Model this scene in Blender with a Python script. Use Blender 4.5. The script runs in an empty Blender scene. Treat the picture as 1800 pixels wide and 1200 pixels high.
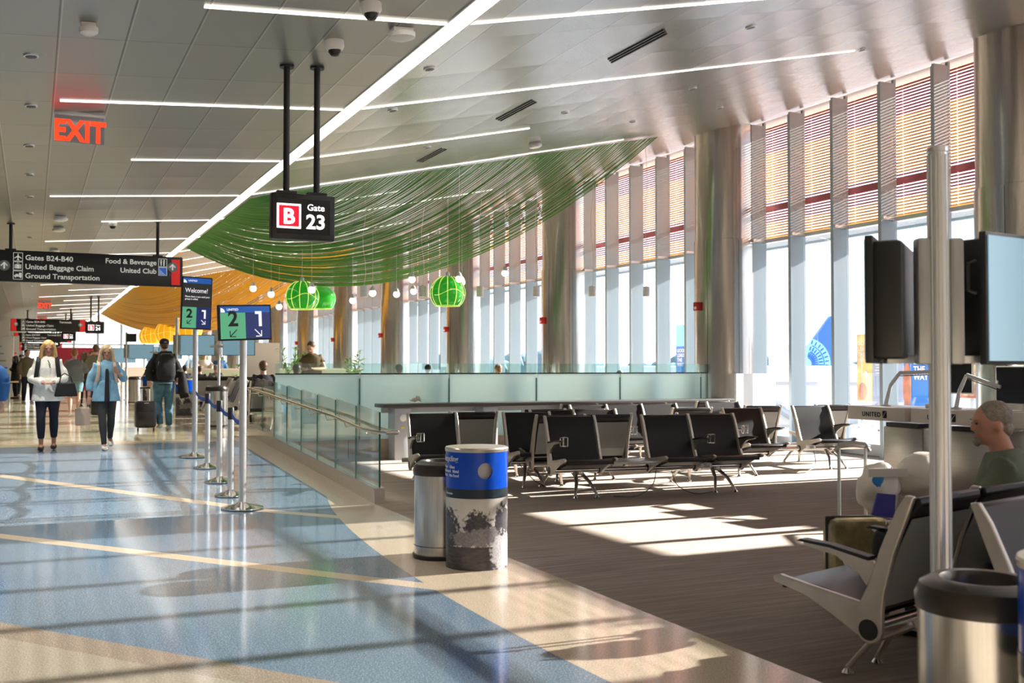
import bpy, bmesh, math, random
from mathutils import Vector, Matrix, Euler
random.seed(7)
PI = math.pi
R = math.radians
S = bpy.context.scene
COL = S.collection

# ------------------------------------------------------------------ camera
cam_d = bpy.data.cameras.new('camera'); cam = bpy.data.objects.new('camera', cam_d)
COL.objects.link(cam); S.camera = cam
YAW = math.atan(844 / 1800.0); PITCH = math.atan(45 / 1800.0)
cam.location = (0, 0, 1.5)
cam.rotation_euler = (PI / 2 + PITCH, 0, -YAW)
cam_d.sensor_width = 36; cam_d.lens = 36; cam_d.clip_end = 900
cam_d.dof.use_dof = True; cam_d.dof.focus_distance = 10.5; cam_d.dof.aperture_fstop = 3.2

# ------------------------------------------------------------------ world, sun, exposure
W = bpy.data.worlds.new('sky'); S.world = W; W.use_nodes = True
wn = W.node_tree.nodes; wl = W.node_tree.links
bg = wn['Background']
tcw = wn.new('ShaderNodeTexCoord'); sepw = wn.new('ShaderNodeSeparateXYZ'); rw = wn.new('ShaderNodeValToRGB')
wl.new(tcw.outputs['Generated'], sepw.inputs[0]); wl.new(sepw.outputs['Z'], rw.inputs[0])
rw.color_ramp.elements[0].position = 0.0; rw.color_ramp.elements[0].color = (.93, .96, 1, 1)
rw.color_ramp.elements[1].position = 0.7; rw.color_ramp.elements[1].color = (.42, .66, 1, 1)
wl.new(rw.outputs[0], bg.inputs[0]); bg.inputs[1].default_value = 2.2
sd = bpy.data.lights.new('sun', 'SUN'); sun = bpy.data.objects.new('sun', sd); COL.objects.link(sun)
sd.energy = 34; sd.angle = R(.5); sd.color = (1, .945, .86)
SUN_EL = 22.5
sun.rotation_euler = Vector((math.cos(R(SUN_EL)), -.035, math.sin(R(SUN_EL)))).to_track_quat('Z', 'Y').to_euler()
S.view_settings.view_transform = 'Standard'; S.view_settings.look = 'None'
S.view_settings.gamma = 1; S.view_settings.use_curve_mapping = False
S.view_settings.exposure = 0.24

# ------------------------------------------------------------------ materials
def newmat(name):
    m = bpy.data.materials.new(name); m.use_nodes = True
    return m, m.node_tree.nodes, m.node_tree.links, m.node_tree.nodes['Principled BSDF']
def mat(name, col, rough=.5, metal=0, emis=None, estr=0, noise=0, nscale=20, stretch=(1, 1, 1), bump=0, spec=.5, coat=0):
    m, n, l, b = newmat(name)
    b.inputs['Base Color'].default_value = (*col, 1); b.inputs['Roughness'].default_value = rough
    b.inputs['Metallic'].default_value = metal; b.inputs['Specular IOR Level'].default_value = spec
    b.inputs['Coat Weight'].default_value = coat
    if emis: b.inputs['Emission Color'].default_value = (*emis, 1); b.inputs['Emission Strength'].default_value = estr
    if noise or bump:
        tc = n.new('ShaderNodeTexCoord'); mp = n.new('ShaderNodeMapping'); mp.inputs['Scale'].default_value = stretch
        nz = n.new('ShaderNodeTexNoise'); nz.inputs['Scale'].default_value = nscale; nz.inputs['Detail'].default_value = 4
        l.new(tc.outputs['Object'], mp.inputs[0]); l.new(mp.outputs[0], nz.inputs['Vector'])
        if noise:
            r = n.new('ShaderNodeValToRGB')
            r.color_ramp.elements[0].position = .3; r.color_ramp.elements[1].position = .7
            r.color_ramp.elements[0].color = (*[c * (1 - noise) for c in col], 1)
            r.color_ramp.elements[1].color = (*[min(1, c * (1 + noise)) for c in col], 1)
            l.new(nz.outputs['Fac'], r.inputs[0]); l.new(r.outputs[0], b.inputs['Base Color'])
        if bump:
            bp = n.new('ShaderNodeBump'); bp.inputs['Strength'].default_value = bump; bp.inputs['Distance'].default_value = .01
            l.new(nz.outputs['Fac'], bp.inputs['Height']); l.new(bp.outputs[0], b.inputs['Normal'])
    return m

class NT:
    """tiny math builder for procedural patterns"""
    def __init__(s, name):
        s.m, s.n, s.l, s.b = newmat(name)
    def _in(s, sock, v):
        if isinstance(v, (int, float)): sock.default_value = v
        elif isinstance(v, tuple): sock.default_value = v if len(v) == len(sock.default_value) else (*v, 1)
        else: s.l.new(v, sock)
    def math(s, op, a, b=0, c=0):
        q = s.n.new('ShaderNodeMath'); q.operation = op
        s._in(q.inputs[0], a); s._in(q.inputs[1], b); s._in(q.inputs[2], c)
        return q.outputs[0]
    def mix(s, f, a, b):
        q = s.n.new('ShaderNodeMix'); q.data_type = 'RGBA'
        s._in(q.inputs[0], f); s._in(q.inputs[6], a); s._in(q.inputs[7], b)
        return q.outputs[2]
    def pos(s, obj=False):
        if obj: q = s.n.new('ShaderNodeTexCoord').outputs['Object']
        else: q = s.n.new('ShaderNodeNewGeometry').outputs['Position']
        x = s.n.new('ShaderNodeSeparateXYZ'); s.l.new(q, x.inputs[0])
        return q, x.outputs[0], x.outputs[1], x.outputs[2]
    def noise(s, vec, scale, detail=2, st=(1, 1, 1)):
        mp = s.n.new('ShaderNodeMapping'); mp.inputs['Scale'].default_value = st; s.l.new(vec, mp.inputs[0])
        q = s.n.new('ShaderNodeTexNoise'); q.inputs['Scale'].default_value = scale; q.inputs['Detail'].default_value = detail
        s.l.new(mp.outputs[0], q.inputs['Vector']); return q.outputs['Fac']
    def ramp(s, f, stops):
        q = s.n.new('ShaderNodeValToRGB'); e = q.color_ramp.elements
        while len(e) < len(stops): e.new(.5)
        for i, (p, c) in enumerate(stops): e[i].position = p; e[i].color = (*c, 1)
        s.l.new(f, q.inputs[0]); return q.outputs[0]
    def band(s, v, lo, hi):
        return s.math('MULTIPLY', s.math('GREATER_THAN', v, lo), s.math('LESS_THAN', v, hi))

def terrazzo():
    t = NT('terrazzo'); P, x, y, z = t.pos()
    c = t.math('ADD', t.math('MULTIPLY', x, .8), t.math('MULTIPLY', y, .606))
    cream = (.60, .49, .36); blue = (.235, .36, .5); tan = (.32, .25, .19); pale = (.40, .36, .24)
    sp1 = t.noise(P, 150, 2); sp2 = t.noise(P, 75, 3)
    cl = t.noise(P, .7, 2)
    bl = t.mix(cl, (.085, .17, .29), (.145, .225, .31))
    col = t.mix(t.math('GREATER_THAN', c, 3.98), (.40, .345, .27), bl)
    col = t.mix(t.band(c, 3.76, 3.98), col, tan)
    col = t.mix(t.band(c, 5.92, 6.08), col, cream)
    col = t.mix(t.band(c, 8.26, 8.42), col, cream)
    col = t.mix(t.math('GREATER_THAN', y, 17.2), col, t.mix(t.math('GREATER_THAN', t.math('FRACT', t.math('MULTIPLY', y, .16)), .5), (.46, .44, .27), (.55, .47, .30)))
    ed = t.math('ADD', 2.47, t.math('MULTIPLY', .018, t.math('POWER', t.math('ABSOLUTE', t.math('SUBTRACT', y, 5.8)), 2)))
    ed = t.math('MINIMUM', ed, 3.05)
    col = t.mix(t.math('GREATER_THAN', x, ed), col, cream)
    f = t.math('ADD', t.math('MULTIPLY', t.math('SUBTRACT', sp1, .5), 1.5), t.math('MULTIPLY', t.math('SUBTRACT', sp2, .5), .9))
    col = t.mix(t.math('MINIMUM', t.math('MAXIMUM', f, 0), 1), col, (.9, .88, .8))
    col = t.mix(t.math('MINIMUM', t.math('MAXIMUM', t.math('MULTIPLY', f, -1), 0), .8), col, (.06, .07, .08))
    t._in(t.b.inputs['Base Color'], col)
    t.b.inputs['Roughness'].default_value = .12; t.b.inputs['Specular IOR Level'].default_value = .55
    return t.m
def carpet():
    t = NT('carpet'); P, x, y, z = t.pos()
    n1 = t.noise(P, 3, 3, (.5, 9, 1)); n2 = t.noise(P, 90, 2); n3 = t.noise(P, 10, 3, (.3, 6, 1))
    col = t.ramp(n1, [(.3, (.24, .198, .168)), (.5, (.34, .28, .235)), (.7, (.47, .39, .33))])
    col = t.mix(t.math('MULTIPLY', n3, .6), col, (.33, .275, .235))
    col = t.mix(t.math('MULTIPLY', n2, .5), col, (.17, .14, .115))
    t._in(t.b.inputs['Base Color'], col); t.b.inputs['Roughness'].default_value = .95
    t.b.inputs['Specular IOR Level'].default_value = .1
    return t.m
def ceil_mat(name, col, px, py, off=0, rough=.34):
    t = NT(name); P, x, y, z = t.pos()
    gx = t.math('FRACT', t.math('DIVIDE', t.math('ADD', x, 50 + off), px)); gy = t.math('FRACT', t.math('DIVIDE', t.math('ADD', y, 50), py))
    ln = t.math('MAXIMUM', t.math('LESS_THAN', gx, .022 / px * .46), t.math('LESS_THAN', gy, .008 / py))
    ln2 = t.band(gx, .035 / px * .46, .05 / px * .46)
    c = t.mix(ln, col, tuple(k * .38 for k in col)); c = t.mix(ln2, c, tuple(min(1, k * 1.5) for k in col))
    t._in(t.b.inputs['Base Color'], c); t.b.inputs['Metallic'].default_value = .75
    t.b.inputs['Roughness'].default_value = rough
    # each panel bulges slightly
    bx = t.math('MULTIPLY', t.math('ABSOLUTE', t.math('SUBTRACT', gx, .5)), 2)
    by = t.math('MULTIPLY', t.math('ABSOLUTE', t.math('SUBTRACT', gy, .5)), 2)
    h = t.math('ADD', t.math('POWER', bx, 3), t.math('ADD', t.math('POWER', by, 3), t.noise(P, 1.1, 2)))
    bp = t.n.new('ShaderNodeBump'); bp.inputs['Strength'].default_value = .35; bp.inputs['Distance'].default_value = .012
    t.l.new(h, bp.inputs['Height']); t.l.new(bp.outputs[0], t.b.inputs['Normal'])
    return t.m
def glassmat(name, tint=(1, 1, 1), refl=.5, base=.05):
    m, n, l, b = newmat(name); n.remove(b); out = n['Material Output']
    tr = n.new('ShaderNodeBsdfTransparent'); tr.inputs[0].default_value = (*tint, 1)
    gl = n.new('ShaderNodeBsdfGlossy'); gl.inputs['Roughness'].default_value = .02; gl.inputs[0].default_value = (1, 1, 1, 1)
    lw = n.new('ShaderNodeLayerWeight'); lw.inputs[0].default_value = .35
    mx = n.new('ShaderNodeMixShader')
    ml = n.new('ShaderNodeMath'); ml.operation = 'MULTIPLY_ADD'; ml.inputs[1].default_value = refl; ml.inputs[2].default_value = base
    l.new(lw.outputs['Fresnel'], ml.inputs[0]); l.new(ml.outputs[0], mx.inputs[0])
    l.new(tr.outputs[0], mx.inputs[1]); l.new(gl.outputs[0], mx.inputs[2]); l.new(mx.outputs[0], out.inputs[0])
    return m
def frosted(name, col):
    m, n, l, b = newmat(name); out = n['Material Output']
    b.inputs['Base Color'].default_value = (*col, 1); b.inputs['Roughness'].default_value = .12
    tl = n.new('ShaderNodeBsdfTranslucent'); tl.inputs[0].default_value = (*[c * 1.1 for c in col], 1)
    mx = n.new('ShaderNodeMixShader'); mx.inputs[0].default_value = .8
    l.new(b.outputs[0], mx.inputs[1]); l.new(tl.outputs[0], mx.inputs[2]); l.new(mx.outputs[0], out.inputs[0])
    return m
def landscape_print():
    """black-and-white park photograph printed round the recycling bin"""
    t = NT('park_print'); P, x, y, z = t.pos(True)
    nz = t.noise(P, 34, 9); n2 = t.noise(P, 70, 5); n3 = t.noise(P, 5, 3)
    col = t.mix(n3, (.50, .47, .43), (.82, .78, .72))
    def blob(cx, cz, wx, wz):
        d = t.math('SQRT', t.math('ADD', t.math('POWER', t.math('DIVIDE', t.math('SUBTRACT', x, cx), wx), 2), t.math('POWER', t.math('DIVIDE', t.math('SUBTRACT', z, cz), wz), 2)))
        q = t.math('MULTIPLY', t.math('SUBTRACT', 1.05, t.math('ADD', d, t.math('MULTIPLY', t.math('SUBTRACT', nz, .5), 1.5))), 5)
        return t.math('MINIMUM', t.math('MAXIMUM', q, 0), 1)
    dark = t.mix(n2, (.015, .014, .02), (.12, .11, .13)); mid = t.mix(n2, (.10, .09, .10), (.42, .39, .40)); lite = t.mix(n2, (.2, .2, .24), (.85, .84, .86))
    for a in ((.02, .29, .11, .13), (-.21, .26, .09, .17), (.2, .29, .07, .17)): col = t.mix(blob(*a), col, dark)
    for a in ((-.06, .22, .12, .06), (.08, .24, .12, .07)): col = t.mix(blob(*a), col, mid)
    col = t.mix(t.math('LESS_THAN', t.math('ADD', z, t.math('MULTIPLY', nz, .02)), .175), col, t.mix(t.noise(P, 14, 3, (1, 1, 5)), (.01, .01, .015), (.16, .14, .15)))
    col = t.mix(blob(.2, .12, .09, .13), col, lite)
    t._in(t.b.inputs['Base Color'], col); t.b.inputs['Roughness'].default_value = .25
    return t.m
def brushed(name, col, rough=.28, vert=True):
    t = NT(name); P, x, y, z = t.pos(True)
    n = t.noise(P, 6, 4, (40, 40, .4) if vert else (.4, .4, 60))
    t._in(t.b.inputs['Base Color'], t.ramp(n, [(.3, tuple(c * .88 for c in col)), (.7, tuple(min(1, c * 1.08) for c in col))]))
    t.b.inputs['Metallic'].default_value = 1
    t._in(t.b.inputs['Roughness'], t.math('ADD', rough - .05, t.math('MULTIPLY', n, .1)))
    return t.m

M = dict(
    terrazzo=terrazzo(), carpet=carpet(),
    ceilL=ceil_mat('ceiling_panel_metal', (.35, .345, .33), .46, 1.0, .0), ceilR=ceil_mat('sloped_ceiling_panel', (.41, .40, .39), .62, 1.2, .1, .26),
    alu=mat('satin_aluminium', (.78, .79, .80), .32, .9), cast=mat('cast_aluminium', (.62, .58, .52), .38, .9, noise=.08, nscale=9),
    mull=mat('mullion_paint', (.34, .41, .45), .45, .15), gasket=mat('black_gasket', (.01, .012, .015), .6),
    steel=brushed('brushed_steel', (.72, .69, .65), .25), colst=brushed('column_steel', (.56, .53, .49), .20),
    chrome=mat('polished_steel', (.8, .79, .77), .12, 1), sun_gold=mat('sunlit_rail_gold', (.78, .66, .46), .2, 1),
    slat=mat('orange_lit_slat', (.93, .38, .05), .5), slatm=mat('maroon_slat', (.42, .10, .11), .5),
    glass=glassmat('window_glass', (.98, .99, 1), .12, .01), rail_glass=glassmat('rail_glass', (.955, .985, .975), .45, .03),
    green_glass=glassmat('clear_green_glass', (.80, .93, .90), .5, .06), frost=frosted('frosted_glass', (.80, .96, 1.0)),
    edge=mat('glass_edge', (.03, .12, .10), .1), stone=mat('limestone', (.42, .33, .25), .5, noise=.15, nscale=6),
    black=mat('black_metal', (.012, .012, .014), .4), blackp=mat('black_plastic', (.015, .014, .014), .45),
    leather=mat('black_leather', (.013, .011, .011), .36, spec=.28), greyb=mat('grey_back_shell', (.33, .34, .33), .35, .5),
    led=mat('led_strip', (1, 1, 1), .5, emis=(1, .97, .9), estr=2.6), led2=mat('thin_led_strip', (1, 1, 1), .5, emis=(1, .93, .8), estr=2.2),
    white=mat('white_plastic', (.75, .74, .71), .4), whitel=mat('white_laminate', (.72, .67, .60), .35),
    signblack=mat('sign_black', (.012, .012, .013), .35), signtext=mat('sign_lettering', (.62, .62, .58), .5, emis=(.7, .7, .62), estr=.35),
    screen_w=mat('screen_white', (.8, .8, .8), .3, emis=(1, 1, 1), estr=1.1), screen_r=mat('screen_red', (.5, 0, .02), .3, emis=(.75, .005, .03), estr=.9),
    screen_k=mat('screen_black', (.015, .015, .018), .12), signred=mat('sign_red', (.6, .02, .02), .4, emis=(.7, .02, .02), estr=.4),
    exitred=mat('exit_red', (.8, .05, .02), .4, emis=(1, .05, .01), estr=1.1), exitplate=mat('exit_plate', (.30, .32, .36), .15, .3),
    sgreen=mat('display_green', (.1, .35, .2), .2, emis=(.10, .42, .22), estr=.55), snavy=mat('display_navy', (.01, .02, .1), .2, emis=(.01, .025, .13), estr=.6),
    sblue=mat('display_blue', (.01, .08, .3), .2, emis=(.01, .09, .38), estr=.6), sdark=mat('display_charcoal', (.02, .02, .022), .2, emis=(.03, .03, .032), estr=.4),
    swhite=mat('display_white', (.7, .7, .7), .3, emis=(.9, .9, .95), estr=.7),
    mblue=mat('monitor_screen_blue', (.12, .22, .3), .12, emis=(.20, .36, .45), estr=.55, spec=.8),
    tail=mat('tail_blue', (.02, .12, .5), .3), taill=mat('tail_light_blue', (.25, .6, .85), .3),
    bluebin=mat('bin_blue', (.0, .07, .55), .22), parkp=landscape_print(), lid=mat('bin_lid', (.05, .042, .035), .28, .2), binw=mat('bin_lettering', (.6, .65, .8), .4),
    binband=mat('bin_dark_band', (.015, .03, .04), .3), bintop=mat('bin_top', (.55, .49, .42), .3, .6),
    belt=mat('blue_webbing', (.01, .04, .22), .7), string=mat('green_string', (.10, .30, .045), .5), string2=mat('orange_string', (.72, .40, .03), .5),
    globe=mat('green_glass_globe', (.02, .36, .02), .08, emis=(.03, .55, .02), estr=.25, coat=.5), globes=mat('globe_stripe', (.7, .8, .2), .3, emis=(.8, .85, .2), estr=.7),
    oglobe=mat('amber_glass_globe', (.8, .38, .01), .1, emis=(.9, .42, .01), estr=.5), bulb=mat('lit_bulb', (1, 1, .9), .3, emis=(1, .96, .85), estr=3),
    cord=mat('pale_cord', (.6, .58, .52), .6), red=mat('alarm_red', (.42, .012, .015), .35), silver=mat('silver_paint', (.66, .67, .68), .35, .3),
    leaf=mat('leaf_green', (.16, .38, .05), .45, noise=.35, nscale=6), pot=mat('dark_pot', (.05, .05, .05), .5),
    pave=mat('apron_concrete', (.45, .45, .44), .9, noise=.1, nscale=.3), bridge=mat('jet_bridge_paint', (.66, .68, .70), .6), hill=mat('distant_trees', (.13, .19, .2), .9, noise=.3, nscale=.1),
    skin=mat('skin', (.62, .36, .26), .5), skin2=mat('skin_tanned', (.50, .25, .17), .5), lips=mat('lips', (.42, .13, .11), .5), eye=mat('eye_dark', (.04, .025, .02), .3),
    blond=mat('blond_hair', (.60, .36, .13), .45, noise=.35, nscale=25, stretch=(6, 6, .6)), ash=mat('ash_blond_hair', (.58, .43, .26), .45, noise=.4, nscale=25, stretch=(6, 6, .6)),
    brownh=mat('brown_hair', (.09, .045, .02), .5, noise=.3, nscale=40), blackh=mat('black_hair', (.015, .012, .01), .45), greyh=mat('grey_hair', (.24, .2, .165), .6, noise=.35, nscale=60, bump=.4),
    ginger=mat('auburn_hair', (.28, .10, .03), .5, noise=.3, nscale=40),
    knit=mat('white_knit', (.88, .87, .82), .9, noise=.08, nscale=30), denim=mat('light_denim_shirt', (.20, .40, .56), .8, noise=.15, nscale=14), jeans=mat('blue_jeans', (.075, .18, .27), .85, noise=.3, nscale=9),
    navy=mat('navy_cloth', (.008, .01, .022), .8), char=mat('charcoal_leggings', (.03, .032, .037), .7), blk=mat('black_cloth', (.01, .01, .012), .8), gsweat=mat('grey_sweater', (.16, .17, .175), .9, noise=.1),
    olive=mat('olive_jacket', (.13, .115, .065), .85, noise=.15), olivet=mat('olive_polo', (.12, .095, .045), .85), sage=mat('sage_shirt', (.15, .17, .12), .9, noise=.18, nscale=6), shorts=mat('denim_shorts', (.18, .32, .38), .85, noise=.15),
    pink=mat('pink_cloth', (.5, .2, .2), .8), bluec=mat('blue_jacket', (.01, .09, .28), .7), cwhite=mat('white_shirt', (.7, .66, .6), .8), tanb=mat('tan_strap', (.55, .42, .33), .7),
    shoew=mat('white_shoe', (.75, .73, .7), .5), shoeb=mat('black_shoe', (.012, .012, .014), .6), case=mat('black_luggage', (.015, .014, .016), .28, bump=.1, nscale=4), zip=mat('grey_zip', (.35, .33, .3), .4, .6),
    gold=mat('gold_patterned_shell', (.30, .25, .12), .35, .4, noise=.5, nscale=9), bag=mat('plastic_bag', (.8, .74, .66), .4, bump=.6, nscale=12), bagb=mat('bag_blue_print', (.03, .25, .65), .4), bagp=mat('bag_purple_print', (.08, .08, .38), .4),
    wood=mat('light_wood', (.55, .36, .2), .5), darktop=mat('dark_counter', (.055, .05, .05), .3), greymetal=mat('grey_support', (.42, .44, .47), .4, .4), yellow=mat('yellow_tag', (.8, .6, .02), .5),
    redwall=mat('red_wall', (.42, .02, .05), .6), wallp=mat('warm_grey_wall', (.60, .55, .49), .8), cup=mat('red_cup', (.6, .01, .01), .4), steelpanel=brushed('desk_steel', (.60, .58, .53), .33, False),
    orange=mat('poster_orange', (.85, .42, .15), .5, noise=.5, nscale=3), pgrey=mat('poster_grey', (.28, .32, .42), .5, noise=.15, nscale=2), pblue=mat('poster_blue', (.02, .16, .5), .5), pbrown=mat('poster_brown', (.40, .13, .05), .5, noise=.5, nscale=4),
)

# ------------------------------------------------------------------ mesh helpers
def ceilz(x):
    return 4.08 + (.222 * (x - 2.87) if x > 2.87 else .075 * (x - 2.87))
def fh(y):
    return .31 * min(max((y - 10.8) / 6.8, 0), 1)
V = Vector
class MB:
    def __init__(s): s.bm = bmesh.new(); s.mi = 0
    def _f(s, vs):
        try:
            f = s.bm.faces.new(vs); f.material_index = s.mi; return f
        except ValueError: return None
    def box(s, c, d, rot=None, bev=0):
        c = V(c); h = V(d) / 2; m = rot.to_matrix() if rot else Matrix.Identity(3)
        tmp = s.bm if not bev else bmesh.new()
        vs = [tmp.verts.new(c + m @ V((h.x * a, h.y * b, h.z * e))) for a in (-1, 1) for b in (-1, 1) for e in (-1, 1)]
        for q in ((0, 1, 3, 2), (4, 6, 7, 5), (0, 4, 5, 1), (2, 3, 7, 6), (0, 2, 6, 4), (1, 5, 7, 3)):
            f = tmp.faces.new([vs[i] for i in q]); f.material_index = s.mi
        if bev:
            bmesh.ops.bevel(tmp, geom=tmp.edges[:], offset=bev, segments=2, affect='EDGES', profile=.5)
            mp = {v: s.bm.verts.new(v.co) for v in tmp.verts}
            for f in tmp.faces: s._f([mp[v] for v in f.verts])
            tmp.free()
        return s
    def loft(s, rings, seg=12, cap=True, sq=2.0):
        """rings: (centre, rx, ry); cross-section stays aligned to X where possible"""
        n = len(rings); prev = None; pts = [V(r[0]) for r in rings]
        for i in range(n):
            a = pts[max(0, i - 1)]; b = pts[min(n - 1, i + 1)]; t = (b - a)
            t = t.normalized() if t.length > 1e-7 else V((0, 0, 1))
            ref = V((1, 0, 0)) if abs(t.x) < .8 else V((0, 1, 0))
            u = (ref - t * ref.dot(t)).normalized(); v = t.cross(u)
            rx, ry = rings[i][1], rings[i][2]; ring = []
            for k in range(seg):
                an = 2 * PI * k / seg; ca, sa = math.cos(an), math.sin(an)
                if sq != 2: ca = math.copysign(abs(ca) ** (2 / sq), ca); sa = math.copysign(abs(sa) ** (2 / sq), sa)
                ring.append(s.bm.verts.new(pts[i] + u * ca * rx + v * sa * ry))
            if prev:
                for k in range(seg): s._f([prev[k], prev[(k + 1) % seg], ring[(k + 1) % seg], ring[k]])
            elif cap: s._f(ring[::-1])
            prev = ring
        if cap: s._f(prev)
        return s
    def tube(s, pts, r, seg=8, r2=None):
        n = len(pts); q = [r if r2 is None else r + (r2 - r) * i / max(1, n - 1) for i in range(n)]
        return s.loft([(p, q[i], q[i]) for i, p in enumerate(pts)], seg)
    def lathe(s, prof, c=(0, 0, 0), seg=32, cap=True):
        c = V(c); prev = None
        for i, (r, z) in enumerate(prof):
            ring = [s.bm.verts.new(c + V((r * math.cos(2 * PI * k / seg), r * math.sin(2 * PI * k / seg), z))) for k in range(seg)]
            if prev:
                for k in range(seg): s._f([prev[k], prev[(k + 1) % seg], ring[(k + 1) % seg], ring[k]])
            elif cap and r > 1e-4: s._f(ring[::-1])
            prev = ring
        if cap and prof[-1][0] > 1e-4: s._f(prev)
        return s
    def ball(s, c, r, m=None, seg=16, rows=10):
        c = V(c); r = V(r) if not isinstance(r, (int, float)) else V((r, r, r)); m = m or Matrix.Identity(3)
        g = []
        for j in range(1, rows):
            th = PI * j / rows
            g.append([s.bm.verts.new(c + m @ V((r.x * math.sin(th) * math.cos(2 * PI * k / seg), r.y * math.sin(th) * math.sin(2 * PI * k / seg), r.z * math.cos(th)))) for k in range(seg)])
        t = s.bm.verts.new(c + m @ V((0, 0, r.z))); b = s.bm.verts.new(c + m @ V((0, 0, -r.z)))
        for k in range(seg):
            s._f([t, g[0][k], g[0][(k + 1) % seg]]); s._f([b, g[-1][(k + 1) % seg], g[-1][k]])
            for j in range(len(g) - 1): s._f([g[j][k], g[j + 1][k], g[j + 1][(k + 1) % seg], g[j][(k + 1) % seg]])
        return s
    def prism(s, outl, a, b, axis='x'):
        """extrude closed 2-D outline from a to b; axis x: outline is (y,z); y: (x,z); z: (x,y)"""
        def P(u, v, w): return {'x': V((w, u, v)), 'y': V((u, w, v)), 'z': V((u, v, w))}[axis]
        A = [s.bm.verts.new(P(u, v, a)) for u, v in outl]; B = [s.bm.verts.new(P(u, v, b)) for u, v in outl]
        n = len(outl); s._f(A); s._f(B[::-1])
        for k in range(n): s._f([A[k], B[k], B[(k + 1) % n], A[(k + 1) % n]])
        return s
    def quad(s, *p): s._f([s.bm.verts.new(V(q)) for q in p]); return s
    def build(s, name, m, parent=None, smooth=True, ang=35):
        me = bpy.data.meshes.new(name)
        bmesh.ops.recalc_face_normals(s.bm, faces=s.bm.faces[:])
        s.bm.to_mesh(me); s.bm.free()
        for q in (m if isinstance(m, (list, tuple)) else [m]): me.materials.append(q)
        o = bpy.data.objects.new(name, me); COL.objects.link(o)
        if parent: o.parent = parent
        if smooth:
            for p in me.polygons: p.use_smooth = True
            try: me.set_sharp_from_angle(angle=R(ang))
            except Exception: pass
        return o
def thing(name, label, cat, loc=(0, 0, 0), rz=0, group=None):
    o = bpy.data.objects.new(name, None); o.empty_display_size = .1; COL.objects.link(o)
    o.location = loc; o.rotation_euler = (0, 0, rz); o['label'] = label; o['category'] = cat
    if group: o['group'] = group
    return o
def tag(o, label, cat, group=None, kind=None):
    o['label'] = label; o['category'] = cat
    if group: o['group'] = group
    if kind: o['kind'] = kind
    return o
def struct(o): o['kind'] = 'structure'; return o
def children(o): return [c for c in bpy.data.objects if c.parent == o]
def dup(o, loc=None, rz=None, label=None, group=None, parent=None):
    ch = children(o)
    c = o.copy(); COL.objects.link(c); c.parent = parent
    if loc is not None: c.location = loc
    if rz is not None: c.rotation_euler = (0, 0, rz)
    if label: c['label'] = label
    if group: c['group'] = group
    for k in ch: dup(k, parent=c)
    return c
def text(s, size, loc, m, parent=None, rot=(PI / 2, 0, 0), align='LEFT', bold=0, name='lettering', ext=.0015, sx=1, sp=1):
    cu = bpy.data.curves.new(name, 'FONT'); cu.body = s; cu.size = size; cu.align_x = align; cu.offset = bold; cu.extrude = ext
    cu.resolution_u = 3; cu.space_character = sp
    t = bpy.data.objects.new(name, cu); COL.objects.link(t)
    dg = bpy.context.evaluated_depsgraph_get(); me = bpy.data.meshes.new_from_object(t.evaluated_get(dg))
    bpy.data.objects.remove(t)
    for v in me.vertices: v.co.x *= sx
    me.materials.clear(); me.materials.append(m); me.name = name
    o = bpy.data.objects.new(name, me); COL.objects.link(o); o.location = loc; o.rotation_euler = rot
    if parent: o.parent = parent
    return o
def arc(cx, cy, r, a0, a1, n=10): return [(cx + r * math.cos(R(a0 + (a1 - a0) * i / n)), cy + r * math.sin(R(a0 + (a1 - a0) * i / n))) for i in range(n + 1)]
# ================================================================== SETTING
YB, YE, XL, XW = -6.0, 88.0, -6.5, 13.0
mb = MB()
ys = [YB, 10.8, 17.6, YE]
for a, b in zip(ys[:-1], ys[1:]): mb.quad((XL, a, fh(a)), (3.42, a, fh(a)), (3.42, b, fh(b)), (XL, b, fh(b)))
mb.quad((3.42, 16.5, .31), (13.4, 16.5, .31), (13.4, YE, .31), (3.42, YE, .31))
mb.quad((3.42, 10.8, 0), (3.42, 16.5, .26), (3.42, 16.5, 0))
struct(mb.build('floor', M['terrazzo'], smooth=False))
struct(MB().quad((3.42, YB, 0), (13.4, YB, 0), (13.4, 16.5, 0), (3.42, 16.5, 0)).build('floor_carpet', M['carpet'], smooth=False))
mb = MB(); mb.quad((XL, YB, ceilz(XL)), (2.79, YB, ceilz(2.79)), (2.79, YE, ceilz(2.79)), (XL, YE, ceilz(XL)))
struct(mb.build('ceiling', M['ceilL'], smooth=False))
struct(MB().quad((2.95, YB, ceilz(2.95)), (13.6, YB, ceilz(13.6)), (13.6, YE, ceilz(13.6)), (2.95, YE, ceilz(2.95))).build('ceiling_sloped', M['ceilR'], smooth=False))
lc = MB().box((2.87, (YB + YE) / 2, 4.16), (.17, YE - YB, .02)); lc.box((2.785, (YB + YE) / 2, 4.115), (.012, YE - YB, .1)); lc.box((2.955, (YB + YE) / 2, 4.125), (.012, YE - YB, .1))
struct(lc.build('trim_1', M['alu'], smooth=False))
struct(MB().box((XL - .05, (YB + YE) / 2, 2), (.1, YE - YB, 5)).build('wall_left', M['wallp'], smooth=False))
struct(MB().box((3.4, YB - .05, 3.2), (20.5, .1, 7)).build('wall_back', M['wallp'], smooth=False))
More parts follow.
